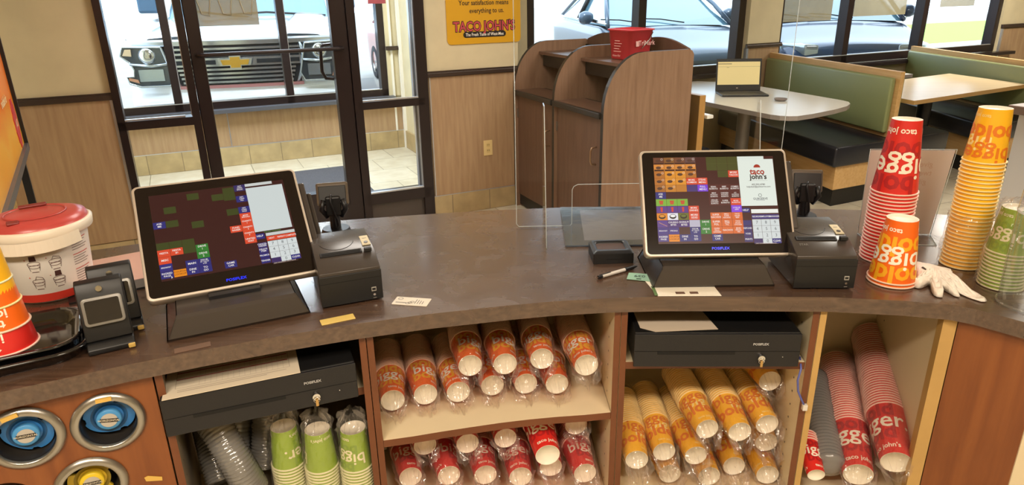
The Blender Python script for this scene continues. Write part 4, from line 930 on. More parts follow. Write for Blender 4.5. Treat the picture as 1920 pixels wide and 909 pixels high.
# green cups, upside down, under the left drawer
GD = (.030, .0395, .105)
for k, (x, y, z, q) in enumerate([(-.566, 1.408, .612, -1.5), (-.482, 1.402, .606, 2.6), (-.398, 1.412, .600, .9)]):
    n = 9
    stack('green', 9, (x, y, z), (0, 0, -1), GD, 'under the %s green cup from the left below the drawer' % ordn[k], '%s upside down green cup from the left below the left drawer' % ordn[k], roll=q, pitch=.0088)
    bag((x, y, z), (0, 0, -1), GD[0], GD[1], GD[2], .175, 'clear sleeve over the %s stack of green cups from the left' % ordn[k], 'sleeves of green cups', BAG, 90 + k, tail=.05)
t = thing('cup_shelf', 'low cream shelf under the green cups in the left drawer bay', 'shelf', (-.48, 1.55, .40))
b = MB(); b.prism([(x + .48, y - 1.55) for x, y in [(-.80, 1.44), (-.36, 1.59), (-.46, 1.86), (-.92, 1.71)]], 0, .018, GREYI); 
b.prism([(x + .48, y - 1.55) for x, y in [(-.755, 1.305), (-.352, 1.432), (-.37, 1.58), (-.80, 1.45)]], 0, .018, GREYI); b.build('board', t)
SIL = film('silver_lid_sleeve', '#8f8c86', .22, 1.0, .14, .5, 30)
ridged([(-.765, 1.43, .665), (-.705, 1.36, .645), (-.655, 1.33, .56), (-.64, 1.345, .48)], .036, 34, SIL, 'curved grey sleeve of clear lids arching under the left drawer', 'sleeves of clear lids')
ridged([(-.735, 1.60, .66), (-.72, 1.52, .60), (-.72, 1.46, .50), (-.72, 1.44, .46)], .036, 26, SIL, 'upright grey sleeve of clear lids behind the arched one', 'sleeves of clear lids')
ridged([(-.655, 1.53, .67), (-.64, 1.50, .60), (-.645, 1.47, .50), (-.65, 1.46, .46)], .034, 26, SIL, 'upright grey sleeve of clear lids beside the green cups', 'sleeves of clear lids')
ridged([(-.80, 1.50, .56), (-.76, 1.43, .52), (-.73, 1.385, .47)], .034, 20, SIL, 'short grey sleeve of clear lids low at the left of the bay', 'sleeves of clear lids')

b = MB()
for c, dm, M_ in DEEP:
    dd_ = cup_data(c, dm[0], dm[1], dm[2], False); R_ = RIM[c]; h, rt = dm[2], dm[1]
    b.lathe([(rt - (rt - dm[0]) * .12, h * .88), (rt - .0006, h - .004)], cup_mats(c)[0], M_, 28)
    b.lathe([(rt - .0006, h - .004), (rt + .0022, h - .0042), (rt + .0030, h - .0022), (rt + .002, h - .0003), (rt - .0008, h - .0006)], R_, M_, 28)
o = b.build('nested_cup_rims'); tag(o, 'rims of the paper cups nested farthest back in the shelf sleeves', 'cup rims', kind='stuff')
# ---- cups standing upside down on the worktop
CT = .9105
stack('red', 21, (.989, 1.692, CT + 21 * 0 + .185 + 20 * .0093), (0, 0, -1), (.0345, .054, .185), 'below the tall red cup on the worktop', 'tall upside down red cup topping the stack by the acrylic sign', pitch=.0093, roll=.15, jit=.0006)
stack('orange', 2, (.933, 1.540, CT + .154 + .009), (0, 0, -1), (.0345, .053, .154), 'below the front orange cup on the worktop', 'upside down orange cup reading bolder in front of the red stack', roll=.5)
stack('yellow', 29, (1.166, 1.638, CT + .130 + 28 * .0098), (0, 0, -1), (.0350, .0455, .130), 'below the tall yellow cup on the worktop', 'upside down yellow cup topping the tallest stack on the worktop', pitch=.0098, roll=.35, jit=.0008)
bag((1.166, 1.638, CT + .135), (0, 0, -1), .0455, .0475, .05, .132, 'clear torn sleeve around the foot of the tall yellow stack', 'sleeves on the worktop', BAG, 101, tail=.012, droop=0)
stack('green', 11, (1.178, 1.505, CT + .108 + 10 * .0088), (0, 0, -1), (.0325, .046, .108), 'below the green cup at the right edge', 'upside down green cup reading bold in a clear bag, at right', pitch=.0088, roll=.6)
bag((1.178, 1.505, CT + .196), (0, 0, -1), .0325, .046, .108, .193, 'clear bag around the short green stack at the right end', 'sleeves on the worktop', BAG, 102, tail=.02, droop=0)
# clear domed lids at the right edge
DM = film('clear_dome_plastic', '#f6fafb', .05, .6, .04)
t = thing('dome_lid', 'stack of clear domed lids at the right edge of the worktop', 'lid', (1.160, 1.395, CT), 0)
for k in range(1):
    b = MB(); b.lathe([(.053, 0), (.055, .10), (.056, .22), (.054, .26), (.044, .292), (.026, .310), (0, .316)], DM, seg=36); b.lathe([(.053, .0), (.057, .002), (.057, .006), (.053, .007)], DM, seg=36); b.build('dome', t)
    b = MB(); b.lathe([(.0565, .215), (.0575, .218), (.0565, .221)], ACEDGE, seg=36); b.build('rim', t)
# sample cups at the far left, upside down on a black tray
P0 = (-1.022, 1.222)
LD = [('red', .125, '#'), ('orange', .125, '#'), ('yellow', .125, '#'), ('green', .11, '#')]
z = CT + .034; zs = []
for k, (c, h, _) in enumerate(LD):
    rb = .041 - .003 * k; rt = .056 - .0052 * k; top = z + h
    stack(c, 1, (P0[0], P0[1], top), (0, 0, -1), (rb, rt, h), '', ['lowest red cup of the leaning sample stack at the left edge', 'orange cup above the red one in the sample stack at the left edge', 'yellow cup above the orange one in the sample stack, left edge', 'small green cup topping the sample stack at the left edge'][k], roll=[.6, .3, .9, .7][k], gname='sample cups at the left edge', style=2)
    z += .047
t = thing('food_tray', 'rounded black plastic tray under the sample cups at the left edge', 'tray', (-1.03, 1.26, CT), R(30))
b = MB(); 
def rr3(w, d, r, z): return [(x, y, z) for x, y in rrect(-w, -d, w, d, r, 5)]
rings(b, [rr3(.115, .105, .05, 0), rr3(.125, .115, .055, .022), rr3(.135, .125, .06, .024), rr3(.135, .125, .06, .028), rr3(.122, .112, .052, .028), rr3(.108, .098, .046, .006)], mat('glossy_black_tray', '#151416', .12, coat=1))
b.add(rr3(.108, .098, .046, .006), [tuple(range(24))], MATS['glossy_black_tray']); b.build('tray_body', t)
b = MB(); rings(b, [rr3(.098, .088, .045, .009), rr3(.112, .102, .05, .034), rr3(.120, .110, .055, .036), rr3(.112, .102, .05, .040), rr3(.095, .085, .042, .012)], MATS['glossy_black_tray']); b.add(rr3(.095, .085, .042, .012), [tuple(range(24))], MATS['glossy_black_tray']); b.build('inner_tray', t)
print('individual cups', NIND[0])

# ================================================================ THINGS ON THE WORKTOP
SCRM = {}
def em(c, s=.9):
    k = 'screen_' + c.strip('#')
    if k in MATS: return MATS[k]
    m = mat(k, c, .3, emit=.66); m.node_tree.nodes['Principled BSDF'].inputs['Base Color'].default_value = (.004, .004, .005, 1)
    m.node_tree.nodes['Principled BSDF'].inputs['Specular IOR Level'].default_value = .3; return m
def pos(label, root, yaw, dc, tilt, which, hh=.29):
    t = thing('register_terminal', label, 'register', (root[0], root[1], CT), yaw, None)
    # base wedge
    b = MB()
    sec = [(-.000, .0), (-.005, .007), (.004, .046), (.011, .052), (.19, .052), (.20, .045), (.205, .0)]
    vs = []; n = len(sec)
    for x, k in ((-.148, 0), (-.150, 1), (.150, 1), (.148, 0)):
        for y, z in sec: vs.append((x * (1 - 3.4 * z) , y, z))
    fs = [tuple(range(n))[::-1], tuple(range(3 * n, 4 * n))]
    for i in range(3): fs += [(i * n + j, i * n + (j + 1) % n, (i + 1) * n + (j + 1) % n, (i + 1) * n + j) for j in range(n)]
    bm = bmesh.new(); vv = [bm.verts.new(v) for v in vs]
    for f in fs:
        try: bm.faces.new([vv[i] for i in f])
        except Exception: pass
    bmesh.ops.remove_doubles(bm, verts=bm.verts[:], dist=1e-5); bmesh.ops.recalc_face_normals(bm, faces=bm.faces[:])
    b.bm(bm, GREYP); b.build('base', t)
    C_ = Vector(dc); Mx = Matrix.Translation(C_) @ Matrix.Rotation(tilt, 4, 'X')      # local x right, y up the screen, z towards the viewer
    b = MB(); q = C_ - Vector((0, sin(tilt) * 0, 0))
    back = Mx @ Vector((0, -.02, -.04)); b.tube([back, (dc[0], .19, .09), (0, .17, .05)], .022, BLK, seg=12); b.box(-.055, .055, .06, .18, .052, .060, BLK); 
    b.box(-.06, .06, -.10, .04, -.055, -.03, BLK, Mx, bev=.006); b.build('neck', t)
    w2, h2 = .186, hh / 2
    b = MB(); b.prism(rrect(-w2, -h2, w2, h2, .014, 5), -.028, -.002, SILV, Mx, bev=.003); b.box(-w2 + .015, w2 - .015, -h2 + .015, h2 - .015, -.045, -.028, BLK, Mx, bev=.006); mon = b.build('monitor', t)
    gl = mat('black_screen_glass', '#120a0b', .12, spec=.5)
    b = MB(); b.prism(rrect(-w2 + .006, -h2 + .006, w2 - .006, h2 - .006, .010, 4), -.003, -.0012, gl, Mx); b.build('glass_panel', mon)
    # display
    aw, ah = .304, .226; X = lambda u: -aw / 2 + u * aw; Y = lambda v: ah / 2 - v * ah + .006
    b = MB(); zz = -.0008
    def rc(u0, v0, u1, v1, c, lv=1, s=.9): b.rect(X(u0), Y(v1), X(u1), Y(v0), zz + lv * .0003, em(c, s), Mx)
    def tx(st, u, v, sz, c='#f2ece6', lv=3, bold=.012, sx=.95): b.text(st, sz, em(c), Mx @ fr((X(u), Y(v), zz + lv * .0003)), bold, sx)
    cw, rh = .0877, 1 / 12.3
    def bt(c, r, col, st='', tc='#f4ece4', w=1, h=1, lv=1, s=.9):
        rc(c * cw + .001, r * rh + .001, (c + w) * cw - .001, (r + h) * rh - .001, col, lv, s)
        if st:
            ls = st.split('/'); L = max(len(x) for x in ls); sz = min(.0092, .0235 / max(3.2, L * .62), .0138 / len(ls))
            for i, x in enumerate(ls): tx(x, (c + w / 2) * cw, (r + .5) * rh + (i - (len(ls) - 1) / 2) * sz * 1.0 / ah, sz, tc)
    NV, RD, OR_, GN, VI, DM_, OL_, AM = '#2b2a72', '#d8492b', '#d9682f', '#2f7a2d', '#7b3fd0', '#57241e', '#4a4a1c', '#e88a1a'
    BGc = '#451a15' if which == 2 else '#3a1614'
    rc(0, 0, 1, 1, BGc, 0)
    if which == 2:
        FD = ['#6d3f28', '#8a5a2a', '#7a4a30', '#6b4a44']
        for c in range(4):
            bt(c, 0, FD[c]); bt(c, 1, '#d98a3a'); 
            rc(c * cw + .004, .80 * rh, (c + 1) * cw - .004, .97 * rh, '#3a1a14', 2); rc(c * cw + .004, 1.75 * rh, (c + 1) * cw - .004, 1.97 * rh, '#3a1a14', 2)
            if c != 2: bt(c, 2, '#b8702c' if c != 1 else '#e0912c')
            else: bt(c, 2, '#e0912c')
            if c < 3: bt(c, 3, ['#b8702c', '#e0912c', '#e0912c'][c]); bt(c, 4, ['#a8682c', '#c8802c', '#c07a2c'][c])
        for r in range(5):
            for c in range(4 if r < 3 else (3 if r < 4 else 2)):
                b.cyl(.0042, 0, .0002, em('#5a3a2a'), Mx @ fr((X((c + .45) * cw), Y((r + .5) * rh), zz + .0006)) @ Matrix.Diagonal((1.6, .9, 1, 1)), 14)
                if c < 4: b.lathe([(.0021, 0), (.0027, 0)], em('#e9dfd0'), Mx @ fr((X((c + .80) * cw), Y((r + .28) * rh), zz + .0009)), 12)
        for c, r, h in ((5, 0, 2), (6, 0, 2), (7, 0, 2), (6, 2, 1)): bt(c, r, OL_, h=h)
        for r in (1,): 
            for c in (5, 6, 7): rc(c * cw, r * rh - .0006, (c + 1) * cw, r * rh + .0006, '#6a6a30', 2)
        T = [(7, 2, RD, 'MORE/TACOS'), (3, 3, RD, 'MORE/COMBOS'), (4, 3, RD, 'STEAK/MENU'), (3, 4, '#4a3570', ''), (4, 4, VI, 'FULL/MENU'), (5, 4, DM_, 'BEAN/BURRITO'), (6, 4, DM_, 'BEEF/BURRITO'), (7, 4, DM_, 'COMBO/BURRITO'),
             (0, 5, NV, 'ASK/ME'), (5, 5, DM_, 'MEAT/POTATO/BURRITO'), (6, 5, DM_, 'CHICKEN/POTATO/BURRITO'), (7, 5, DM_, 'CC/POTATO/BURRITO'), (5, 6, DM_, 'GRILLED/CHICKEN/BURRITO'), (6, 6, DM_, 'SUPER/BURRITO'), (7, 6, RD, 'MORE/BURRITOS'),
             (3, 7, RD, 'MORE/DRINKS'), (7, 7, '#8a48d8', '2 FOR $5/APPS'), (3, 8, RD, 'MORE/SIDES'), (5, 8, OR_, 'SUPER/NACHOS'), (6, 8, OR_, 'SMALL/SUPER/NACHOS'), (7, 8, OR_, 'TACO/SALAD/BEEF'),
             (1, 9, '#4b2c72', 'CHURRO/BITES'), (2, 9, '#4b2c72', 'DONUT/BITES'), (4, 9, GN, 'DRIVE/1'), (5, 9, OR_, 'SUPER/POL'), (6, 9, OR_, 'SMALL/SUPER/POL'), (7, 9, OR_, 'TACO/SALAD/CHICKEN'),
             (0, 10, '#43307a', 'BREAKFAST'), (1, 10, '#43307a', 'SPECIALS'), (3, 10, NV, 'KIDS ML/ST TACO/LTD'), (4, 10, GN, 'DRIVE/2'), (5, 10, OR_, 'QUESA/DILLA/CHICKEN'), (6, 10, OR_, 'NACHOS'), (7, 10, OR_, 'MORE/SPECIAL/TIES'),
             (0, 11, '#43307a', 'INGRED/PAGE'), (2, 11, NV, 'DINE/IN'), (3, 11, NV, 'TO/GO'), (5, 11, NV, 'GAME/CAR')]
        for q in T: bt(*q)
        bt(1, 11, AM, 'COUPON/LOOKUP', '#7a3a10')
        for c in range(3):
            bt(c, 6, '#7fae3c'); bt(c, 7, '#5a3580'); bt(c, 8, ['#e0851e', '#e4e2ea', '#6a6a24'][c])
            b.prism([(-.004, -.005), (.004, -.005), (.0055, .005), (-.0055, .005)], 0, .0002, em('#c4502c'), Mx @ fr((X((c + .5) * cw), Y(6.5 * rh), zz + .0006)))
            b.prism([(-.002, -.006), (.002, -.006), (.003, .006), (-.003, .006)], 0, .0002, em('#d0402c'), Mx @ fr((X((c + .5) * cw), Y(7.5 * rh), zz + .0006)))
            b.cyl(.0085, 0, .0002, em('#2a1c18'), Mx @ fr((X((c + .5) * cw), Y(8.5 * rh), zz + .0006)) @ Matrix.Diagonal((1, .72, 1, 1)), 20)
            b.cyl(.0065, 0, .0002, em(['#e0902c', '#f4f2ee', '#6a7030'][c]), Mx @ fr((X((c + .5) * cw), Y(8.42 * rh), zz + .0009)) @ Matrix.Diagonal((1, .5, 1, 1)), 20)
        bt(0, 9, '#5a3a86'); b.tube([Mx @ Vector((X(.15 * cw), Y(9.3 * rh), zz + .0008)), Mx @ Vector((X(.9 * cw), Y(9.85 * rh), zz + .0008))], .0006, em('#d8a070'), seg=5)
        bt(3, 9, '#b9b4c4')
        # white pane
        rc(.70, 0, .92, .05, '#dfe6dc'); rc(.70, .035, .995, .58, '#e3eadf'); tx('taco', .855, .185, .022, '#a8321f', 4, .03); tx("john's", .86, .245, .019, '#2c201c', 4, .03)
        b.lathe([(0, 0), (.0085, 0)], em('#a8321f'), Mx @ fr((X(.857), Y(.135), zz + .001)), 12, 0, pi); rc(.775, .288, .935, .290, '#9a9088', 3)
        tx('402.902.4780', .855, .335, .0065, '#5a504c'); tx('helpdesk@pathserve.com', .855, .36, .0060, '#5a504c')
        b.lathe([(.0034, 0), (.0044, 0)], em('#4a4a50'), Mx @ fr((X(.86), Y(.46), zz + .001)), 16); tx('QUIKSERVE', .86, .50, .0075, '#5a5a60'); tx('SOLUTIONS', .86, .517, .0042, '#8a8a90')
        rc(.70, .605, .765, .655, NV); tx('HELP', .73, .63, .007); rc(.775, .62, .995, .665, '#eceee6'); rc(.775, .68, .995, .73, '#3c2f74')
        for k, st in enumerate(('REORDR', 'EMPLOYEE', 'MANAGER')): tx(st, .812 + k * .073, .705, .0055)
        kx0, kx1, ky0 = .775, .995, .735; side_ = ['', 'REFUND', 'VOID', 'PRINTS']
    else:
        for c, r, h in ((1, 2, 1), (3, .4, 1), (5, 1, 1), (6, .2, 2), (1, 4, 1), (3, 4.6, 1), (6, 3.5, 1), (0, 7, 1), (1, 7, 1), (2, 7, 2)): bt(c, r, '#3c431b', h=h)
        for q in [(7, 0, '#332a5e', 'GIFT/CARD/BALNC'), (7, 1.7, NV, 'GIFT/CARD/FILL'), (7, 3.4, NV, 'GIFT/CARD/SOLD'), (7, 4.4, RD, 'MORE/SPECIALS'), (7, 5.3, RD, 'CHARITY/1'), (7, 6.2, RD, 'CHARITY/2'), (7, 7.1, RD, 'CHARITY/3'), (7, 8.0, RD, 'UNITED/WAY'), (6, 6.1, RD, 'FUND/RAISER'),
                  (0, 4, NV, 'ASK/ME'), (0, 8, RD, 'FIESTA'), (1, 8, RD, 'FIESTA/#1'), (3, 8, GN, 'DRIVE/1'), (3, 9, GN, 'DRIVE/2'), (0, 9, RD, 'MISC'), (0, 10, '#2f2c78', 'BREAKFST'), (2, 10, NV, 'MAIN'), (3, 10, NV, 'KIDS ML/ST TACO/LTD'),
                  (0, 11, NV, 'INGRED/PAGE'), (2, 11, NV, 'DINE/IN'), (3, 11, NV, 'TO/GO'), (5, 11, NV, 'GAME/CAR')]: bt(*q)
        bt(1, 11, AM, 'COUPON/LOOKUP', '#7a3a10')
        b.prism([(0, 0), (.0022, -.005), (.0009, -.0045), (-.0006, -.007)], 0, .0003, em('#f4f4f4'), Mx @ fr((X(.07), Y(.955), zz + .0012)))
        rc(.70, .0, .91, .035, '#c8ccc8'); rc(.70, .055, .985, .61, '#ccd4d2'); rc(.70, .635, .765, .70, NV); tx('HELP', .73, .665, .007)
        tx('Current transaction', .83, .625, .005, '#5a9a50'); rc(.775, .64, .995, .675, '#c8ccc8'); rc(.775, .68, .995, .735, RD)
        for k, st in enumerate(('NEXT', 'REPEAT', 'COMPLETE')): tx(st, .812 + k * .073, .708, .0055)
        kx0, kx1, ky0 = .775, .995, .74; side_ = ['CANCEL/ORDER', 'DELETE/ITEM', 'PROMOS', 'TENDER']
    kh = .073 if which == 2 else .068
    for r in range(3):
        for c in range(3):
            u0 = kx0 + c * (kx1 - kx0) / 3; rc(u0 + .001, ky0 + r * kh + .001, u0 + (kx1 - kx0) / 3 - .001, ky0 + (r + 1) * kh - .001, '#d3d9d8'); tx(str(7 - 3 * r + c), u0 + .037, ky0 + (r + .5) * kh, .011, '#55585c', 3, 0)
    v0 = ky0 + 3 * kh; rc(kx0, v0, kx0 + .072, v0 + .055, '#3c2a60'); rc(kx0 + .073, v0, kx0 + .147, v0 + .055, '#d3d9d8'); rc(kx0 + .148, v0, kx1, v0 + .055, '#33307a'); tx('0', kx0 + .11, v0 + .028, .011, '#55585c', 3, 0); tx('CLEAR', kx0 + .184, v0 + .028, .0065)
    for k, st in enumerate(side_):
        vv0 = .745 + k * .062; rc(.70, vv0, .768, vv0 + .058, NV if which == 1 else '#3a2f6a')
        for i, x in enumerate(st.split('/')): tx(x, .733, vv0 + .029 + (i - .5 * (len(st.split('/')) - 1)) * .022, .0058)
    tx('Last transaction 10012 saved', .87, 1.005, .0045, '#c8b8b0'); rc(.78, 1.012, .97, 1.015, '#8a6a60', 2)
    b.build('display', mon)
    b = MB(); b.text('POSIFLEX', .0095, mat('blue_logo_light', '#1426d8', .3, emit=.8), Mx @ fr((0, -h2 + .019, -.0008)), .02, 1.1); b.build('logo', mon)
    b = MB(); b.box(w2 + .001, w2 + .016, -.07, .11, -.10, -.012, GREYP, Mx, bev=.004); b.box(w2 + .003, w2 + .014, -.11, -.05, -.06, -.02, GREYP, Mx, bev=.004); b.build('card_reader', t)
    if which == 1:
        b = MB(); b.box(w2 + .021, w2 + .034, -.075, .10, -.13, -.05, GREYP, Mx, bev=.004); b.build('card_reader', t)
        b = MB(); b.tube([Mx @ Vector((.06, -h2 - .0, -.04)), (.09, .10, .07), (.13, .13, .06), (.16, .2, .065)], .003, BLK); b.build('cable', t)
    return t
pos('left touch screen register with a mostly empty maroon menu', (-.600, 1.352), .45, (.009, .191, .168), .757, 1, .300)
pos('right touch screen register with a full menu of order buttons', (.489, 1.521), -.01, (.024, .112, .183), .975, 2, .278)

def printer(label, loc, rz):
    t = thing('receipt_printer', label, 'receipt printer', (loc[0], loc[1], CT), rz)
    b = MB(); prof = [(0, .004), (-.001, .062), (0, .085), (.05, .106), (.10, .118), (.185, .122), (.19, .115), (.19, .004)]
    b.prism(prof, -.0705, .0705, GREYP, fr((0, 0, 0), pi / 2, 0, pi / 2), bev=.002); b.build('housing', t)
    b = MB(); b.box(-.0715, .0715, -.0035, .0, .004, .078, BLKM, bev=.001); b.box(-.0715, .0715, -.004, -.0034, .060, .0612, DKV); b.build('front_panel', t)
    Mt = fr((0, .058, .1085), R(20))
    b = MB(); b.box(-.058, .040, -.008, .006, -.001, .003, BLK, Mt, bev=.001); b.box(-.054, .036, -.005, .003, .0028, .0036, DKV, Mt); b.build('paper_slot', t)
    Ml = fr((-.01, .118, .1205), R(5))
    pz_ = lambda y: .085 + y * .42 if y < .05 else (.106 + (y - .05) * .24 if y < .10 else .118 + (y - .10) * .047)
    b = MB(); b.tube([(-.012 + .042 * cos(a), .115 + .040 * sin(a), pz_(.115 + .040 * sin(a)) + .0002) for a in [pi * (1.08 + .84 * k / 20) for k in range(21)]], .0007, BLK, seg=6); b.build('lid_line', t)
    b = MB(); b.box(-.010, .010, -.024, .024, -.0015, .0008, mat('cream_sticker', '#cfc4a4', .5), fr((.056, .100, .1178), R(8))); st_ = b.build('status_sticker', t)
    b = MB(); b.cyl(.005, 0, .0015, GREYP, fr((.056, .088, .1168), R(8)), 16)
    b.rect(-.005, -.001, .005, .001, .0015, DKV, fr((.056, .110, .1185), R(8))); b.build('button', st_)
    b = MB(); b.box(.045, .056, -.0055, -.0036, .026, .036, mat('label_outline', '#a8a49c', .5)); b.box(.0465, .0545, -.0058, -.0050, .0285, .034, BLKM); b.cyl(.003, 0, .0015, CHROME, fr((.051, -.0038, .017), pi / 2), 12); b.rect(.047, .008, .055, .009, .0045, MATS['label_outline'], wallM((0, 0, 0))); b.build('ports', t)
    b = MB(); b.box(.045, .062, .045, .056, .108, .116, BLK); b.build('lid_latch', t)
    return t
printer('black receipt printer beside the left register', (-.377, 1.462), R(21.6))
p2 = printer('black receipt printer beside the right register', (.746, 1.497), R(-2.5))
b = MB(); b.text('STAR', .009, mat('relief_grey', '#56504a', .4), fr((-.045, .035, .1018), R(24)), .03); b.prism(rrect(-.062, .0, -.028, .0005, .0002, 1), 0, .0001, GREYP); b.build('embossed_logo', p2)

def rear_display(label, x, y, zt, rz):
    t = thing('customer_display', label, 'customer display', (x, y, CT), rz)
    b = MB(); b.cyl(.045, 0, .012, BLK, None, 28, .04); b.build('base', t)
    b = MB(); b.cyl(.016, .010, zt - .07, BLK, None, 16); b.box(-.022, .022, -.02, .02, zt - .095, zt - .035, BLKM, bev=.005); b.box(.022, .034, -.01, .01, zt - .075, zt - .06, GREYP); b.build('pole', t)
    Mh = fr((0, .0, zt - .03), R(-18))
    b = MB(); b.box(-.047, .047, .0, .022, -.035, .035, mat('bronze_grey_shell', '#5e5142', .4), Mh, bev=.006); b.box(-.040, .040, -.006, .0, -.030, .024, BLKM, Mh, bev=.002)
    for s in (-1, 1): b.tube([(s * .028, -.01, zt - .045), (s * .036, -.012, zt - .075), (s * .02, -.005, zt - .10)], .008, BLK)
    b.build('display_head', t)
    b = MB(); b.tube(chaikin([(0, -.012, zt - .02), (-.008, -.03, zt - .04), (.002, -.032, zt - .08), (.012, -.022, zt - .12), (.006, -.02, .02), (.0, -.02, .012)], 2, False)[:-2], .0028, BLK); b.build('cable', t)
rear_display('customer display pole seen from behind at the left printer', -.540, 1.985, .150, R(12))
rear_display('customer display pole seen from behind at the right printer', .915, 2.035, .150, R(-8))

# pair of small swivel displays at left
def reader(label, x, y, rz):
    t = thing('card_terminal', label, 'card terminal', (x, y, CT), rz)
    b = MB(); b.prism([(-.04, 0), (-.044, .012), (-.03, .022), (.03, .022), (.04, .0)], -.043, .043, BLKM, fr((0, 0, 0), pi / 2, 0, pi / 2), bev=.003); b.build('base', t)
    b = MB(); b.box(.030, .043, -.046, -.034, .002, .012, mat('yellowed_foot', '#c9a85a', .4), bev=.002); b.build('foot', t)
    Mb = fr((0, -.012, .026), R(66))
    b = MB(); b.prism([(0, .0), (-.006, .10), (.0, .122), (.016, .130), (.034, .120), (.036, .0)], -.043, .043, BLKM, fr((0, -.026, .024), 0, 0, 0) @ Matrix.Rotation(R(-16), 4, 'X') @ fr((0, 0, 0), pi / 2, 0, pi / 2), bev=.003); bd = b.build('body', t)
    Mf = fr((0, -.026, .024)) @ Matrix.Rotation(R(-16), 4, 'X') @ fr((0, -.001, 0), pi / 2 )
    b = MB(); b.prism(rrect(-.037, .034, .037, .093, .008), .0, .0065, mat('bezel_silver', '#8d8b87', .3, .5), fr((0, -.0045, 0)) @ Mf, bev=.002)
    b.build('bezel', bd)
    b = MB(); b.prism(rrect(-.031, .040, .031, .087, .004), .0060, .0075, mat('dark_lcd', '#17161a', .08, coat=1), fr((0, -.0045, 0)) @ Mf); b.build('screen', bd)
    b = MB(); b.cyl(.006, .0, .007, CHROME, fr((0, -.004, 0)) @ Mf @ fr((0, .109, 0)), 14); b.build('screw_knob', bd)
reader('front one of the two black card terminals beside the left register', -.850, 1.285, R(30))
reader('rear card terminal, half hidden behind the front one', -.872, 1.365, R(30))

# lidded bucket
t = thing('lidded_bucket', 'white food bucket with a red lid and instruction drawings at left', 'bucket', (-1.150, 1.575, CT), R(37))
b = MB(); b.lathe([(0, .001), (.084, .001), (.088, .006), (.099, .150), (.100, .165), (.097, .166)], WHITE, seg=48); b.build('tub', t)
b = MB(); b.lathe([(.0893, .006), (.0912, .026)], mat('red_band_print', '#cf3a2b', .4), seg=30, a0=-pi / 2 - .9, a1=-pi / 2 + .55); 
BKP = mat('bucket_ink', '#5a3030', .5)
def onb(u, z, o=.0008): 
    r = .088 + (.099 - .088) * (z - .006) / .144 + o; a = -pi / 2 + u / .093; return (r * cos(a), r * sin(a), z)
for i in range(2):
    for j in range(2):
        cx, cz = -.030 + i * .042, .106 - j * .045
        for r_, dz in ((.011, -.008), (.0125, .0)): b.tube([onb(cx + r_ * cos(a), cz + dz + r_ * .38 * sin(a)) for a in [2 * pi * k / 16 for k in range(17)]], .0005, BKP, seg=4)
        for s in (-1, 1): b.tube([onb(cx + s * .0125, cz), onb(cx + s * .009, cz - .018)], .0005, BKP, seg=4)
        if (i + j) % 2 == 0: b.add([onb(cx - .007, cz + .006), onb(cx + .007, cz + .006), onb(cx + .006, cz + .019), onb(cx - .006, cz + .019)], [(0, 1, 2, 3)], mat('ink_brown', '#4a2c28', .5))
        else: b.tube([onb(cx - .006, cz + .003), onb(cx - .002, cz + .012), onb(cx + .010, cz + .008), onb(cx + .012, cz + .002)], .0006, BKP, seg=4)
        b.add([onb(cx - .007, cz - .022), onb(cx + .007, cz - .022), onb(cx + .007, cz - .0205), onb(cx - .007, cz - .0205)], [(0, 1, 2, 3)], BKP)
        b.tube([onb(cx - .016, cz + .010), onb(cx - .0155, cz + .0105)], .0015, mat('red_ink', '#c23a2c', .5), seg=6)
b.add([onb(-.045, .137), onb(.010, .137), onb(.010, .139), onb(-.045, .139)], [(0, 1, 2, 3)], MATS['red_ink'])
for k in range(19):
    if k in (5, 11): continue
    z = .142 - k * .0062; x1 = .098 - .006 * (k % 3)
    b.add([onb(.052 + (x1 - .052) * q / 4, z + (0 if 1 else 0)) for q in range(5)] + [onb(.052 + (x1 - .052) * q / 4, z + .0018) for q in range(5)], [(q, q + 1, q + 6, q + 5) for q in range(4)], MATS['red_ink'] if k in (0, 6, 12) else mat('fine_print', '#8a7a74', .6))
b.build('printed_label', t)
b = MB(); b.lathe([(.100, .166), (.112, .160), (.114, .163), (.116, .182), (.110, .186), (.100, .182)], mat('cream_rim', '#efe3cf', .35), seg=48)
b.build('rim', t)
b = MB(); b.lathe([(.108, .184), (.104, .196), (.085, .202), (.0, .205)], mat('dull_red_lid', '#bf4a45', .3), seg=48); ld = b.build('lid', t)
b = MB(); b.lathe([(.062, .2045), (.064, .207), (.066, .2045)], MATS['dull_red_lid'], seg=36); b.box(-.03, .03, .055, .075, .2035, .209, mat('dark_red_slot', '#7e241f', .4), bev=.002); b.box(-.06, -.035, -.075, -.05, .2, .206, MATS['dark_red_slot'], bev=.002); b.build('flap', ld)
b = MB(); n = 24; hp = [(.125 * cos(a), .125 * sin(a), .168 - .018 * sin((a - pi * .9) * 1.0)) for a in [pi * .95 + pi * .75 * k / n for k in range(n + 1)]]
pts_o = [(x * 1.0, y * 1.0, z + .016) for x, y, z in hp]; pts_i = [(x * 1.03, y * 1.03, z - .012) for x, y, z in hp]
b.add(pts_o + pts_i + [(x * .96, y * .96, z + .0) for x, y, z in pts_i] , [(i, i + 1, n + 2 + i, n + 1 + i) for i in range(n)], MATS['cream_rim'])
b.build('handle', t)

# bound papers with a pink sheet
t = thing('paper_stack', 'stack of paper with a glossy pink top sheet behind the card terminals', 'paper', (-1.000, 1.665, CT), R(33))
b = MB(); b.box(-.13, .13, -.115, .10, 0, .026, mat('grey_paper_edge', '#85807c', .6)); b.box(-.15, .14, -.118, .16, 0, .004, BLKM); b.build('sheets', t)
b = MB(); b.box(-.13, .13, -.115, .10, .0262, .0275, mat('pink_sheet', '#e0b3a8', .18, coat=.6)); b.build('pink_sheet', t)

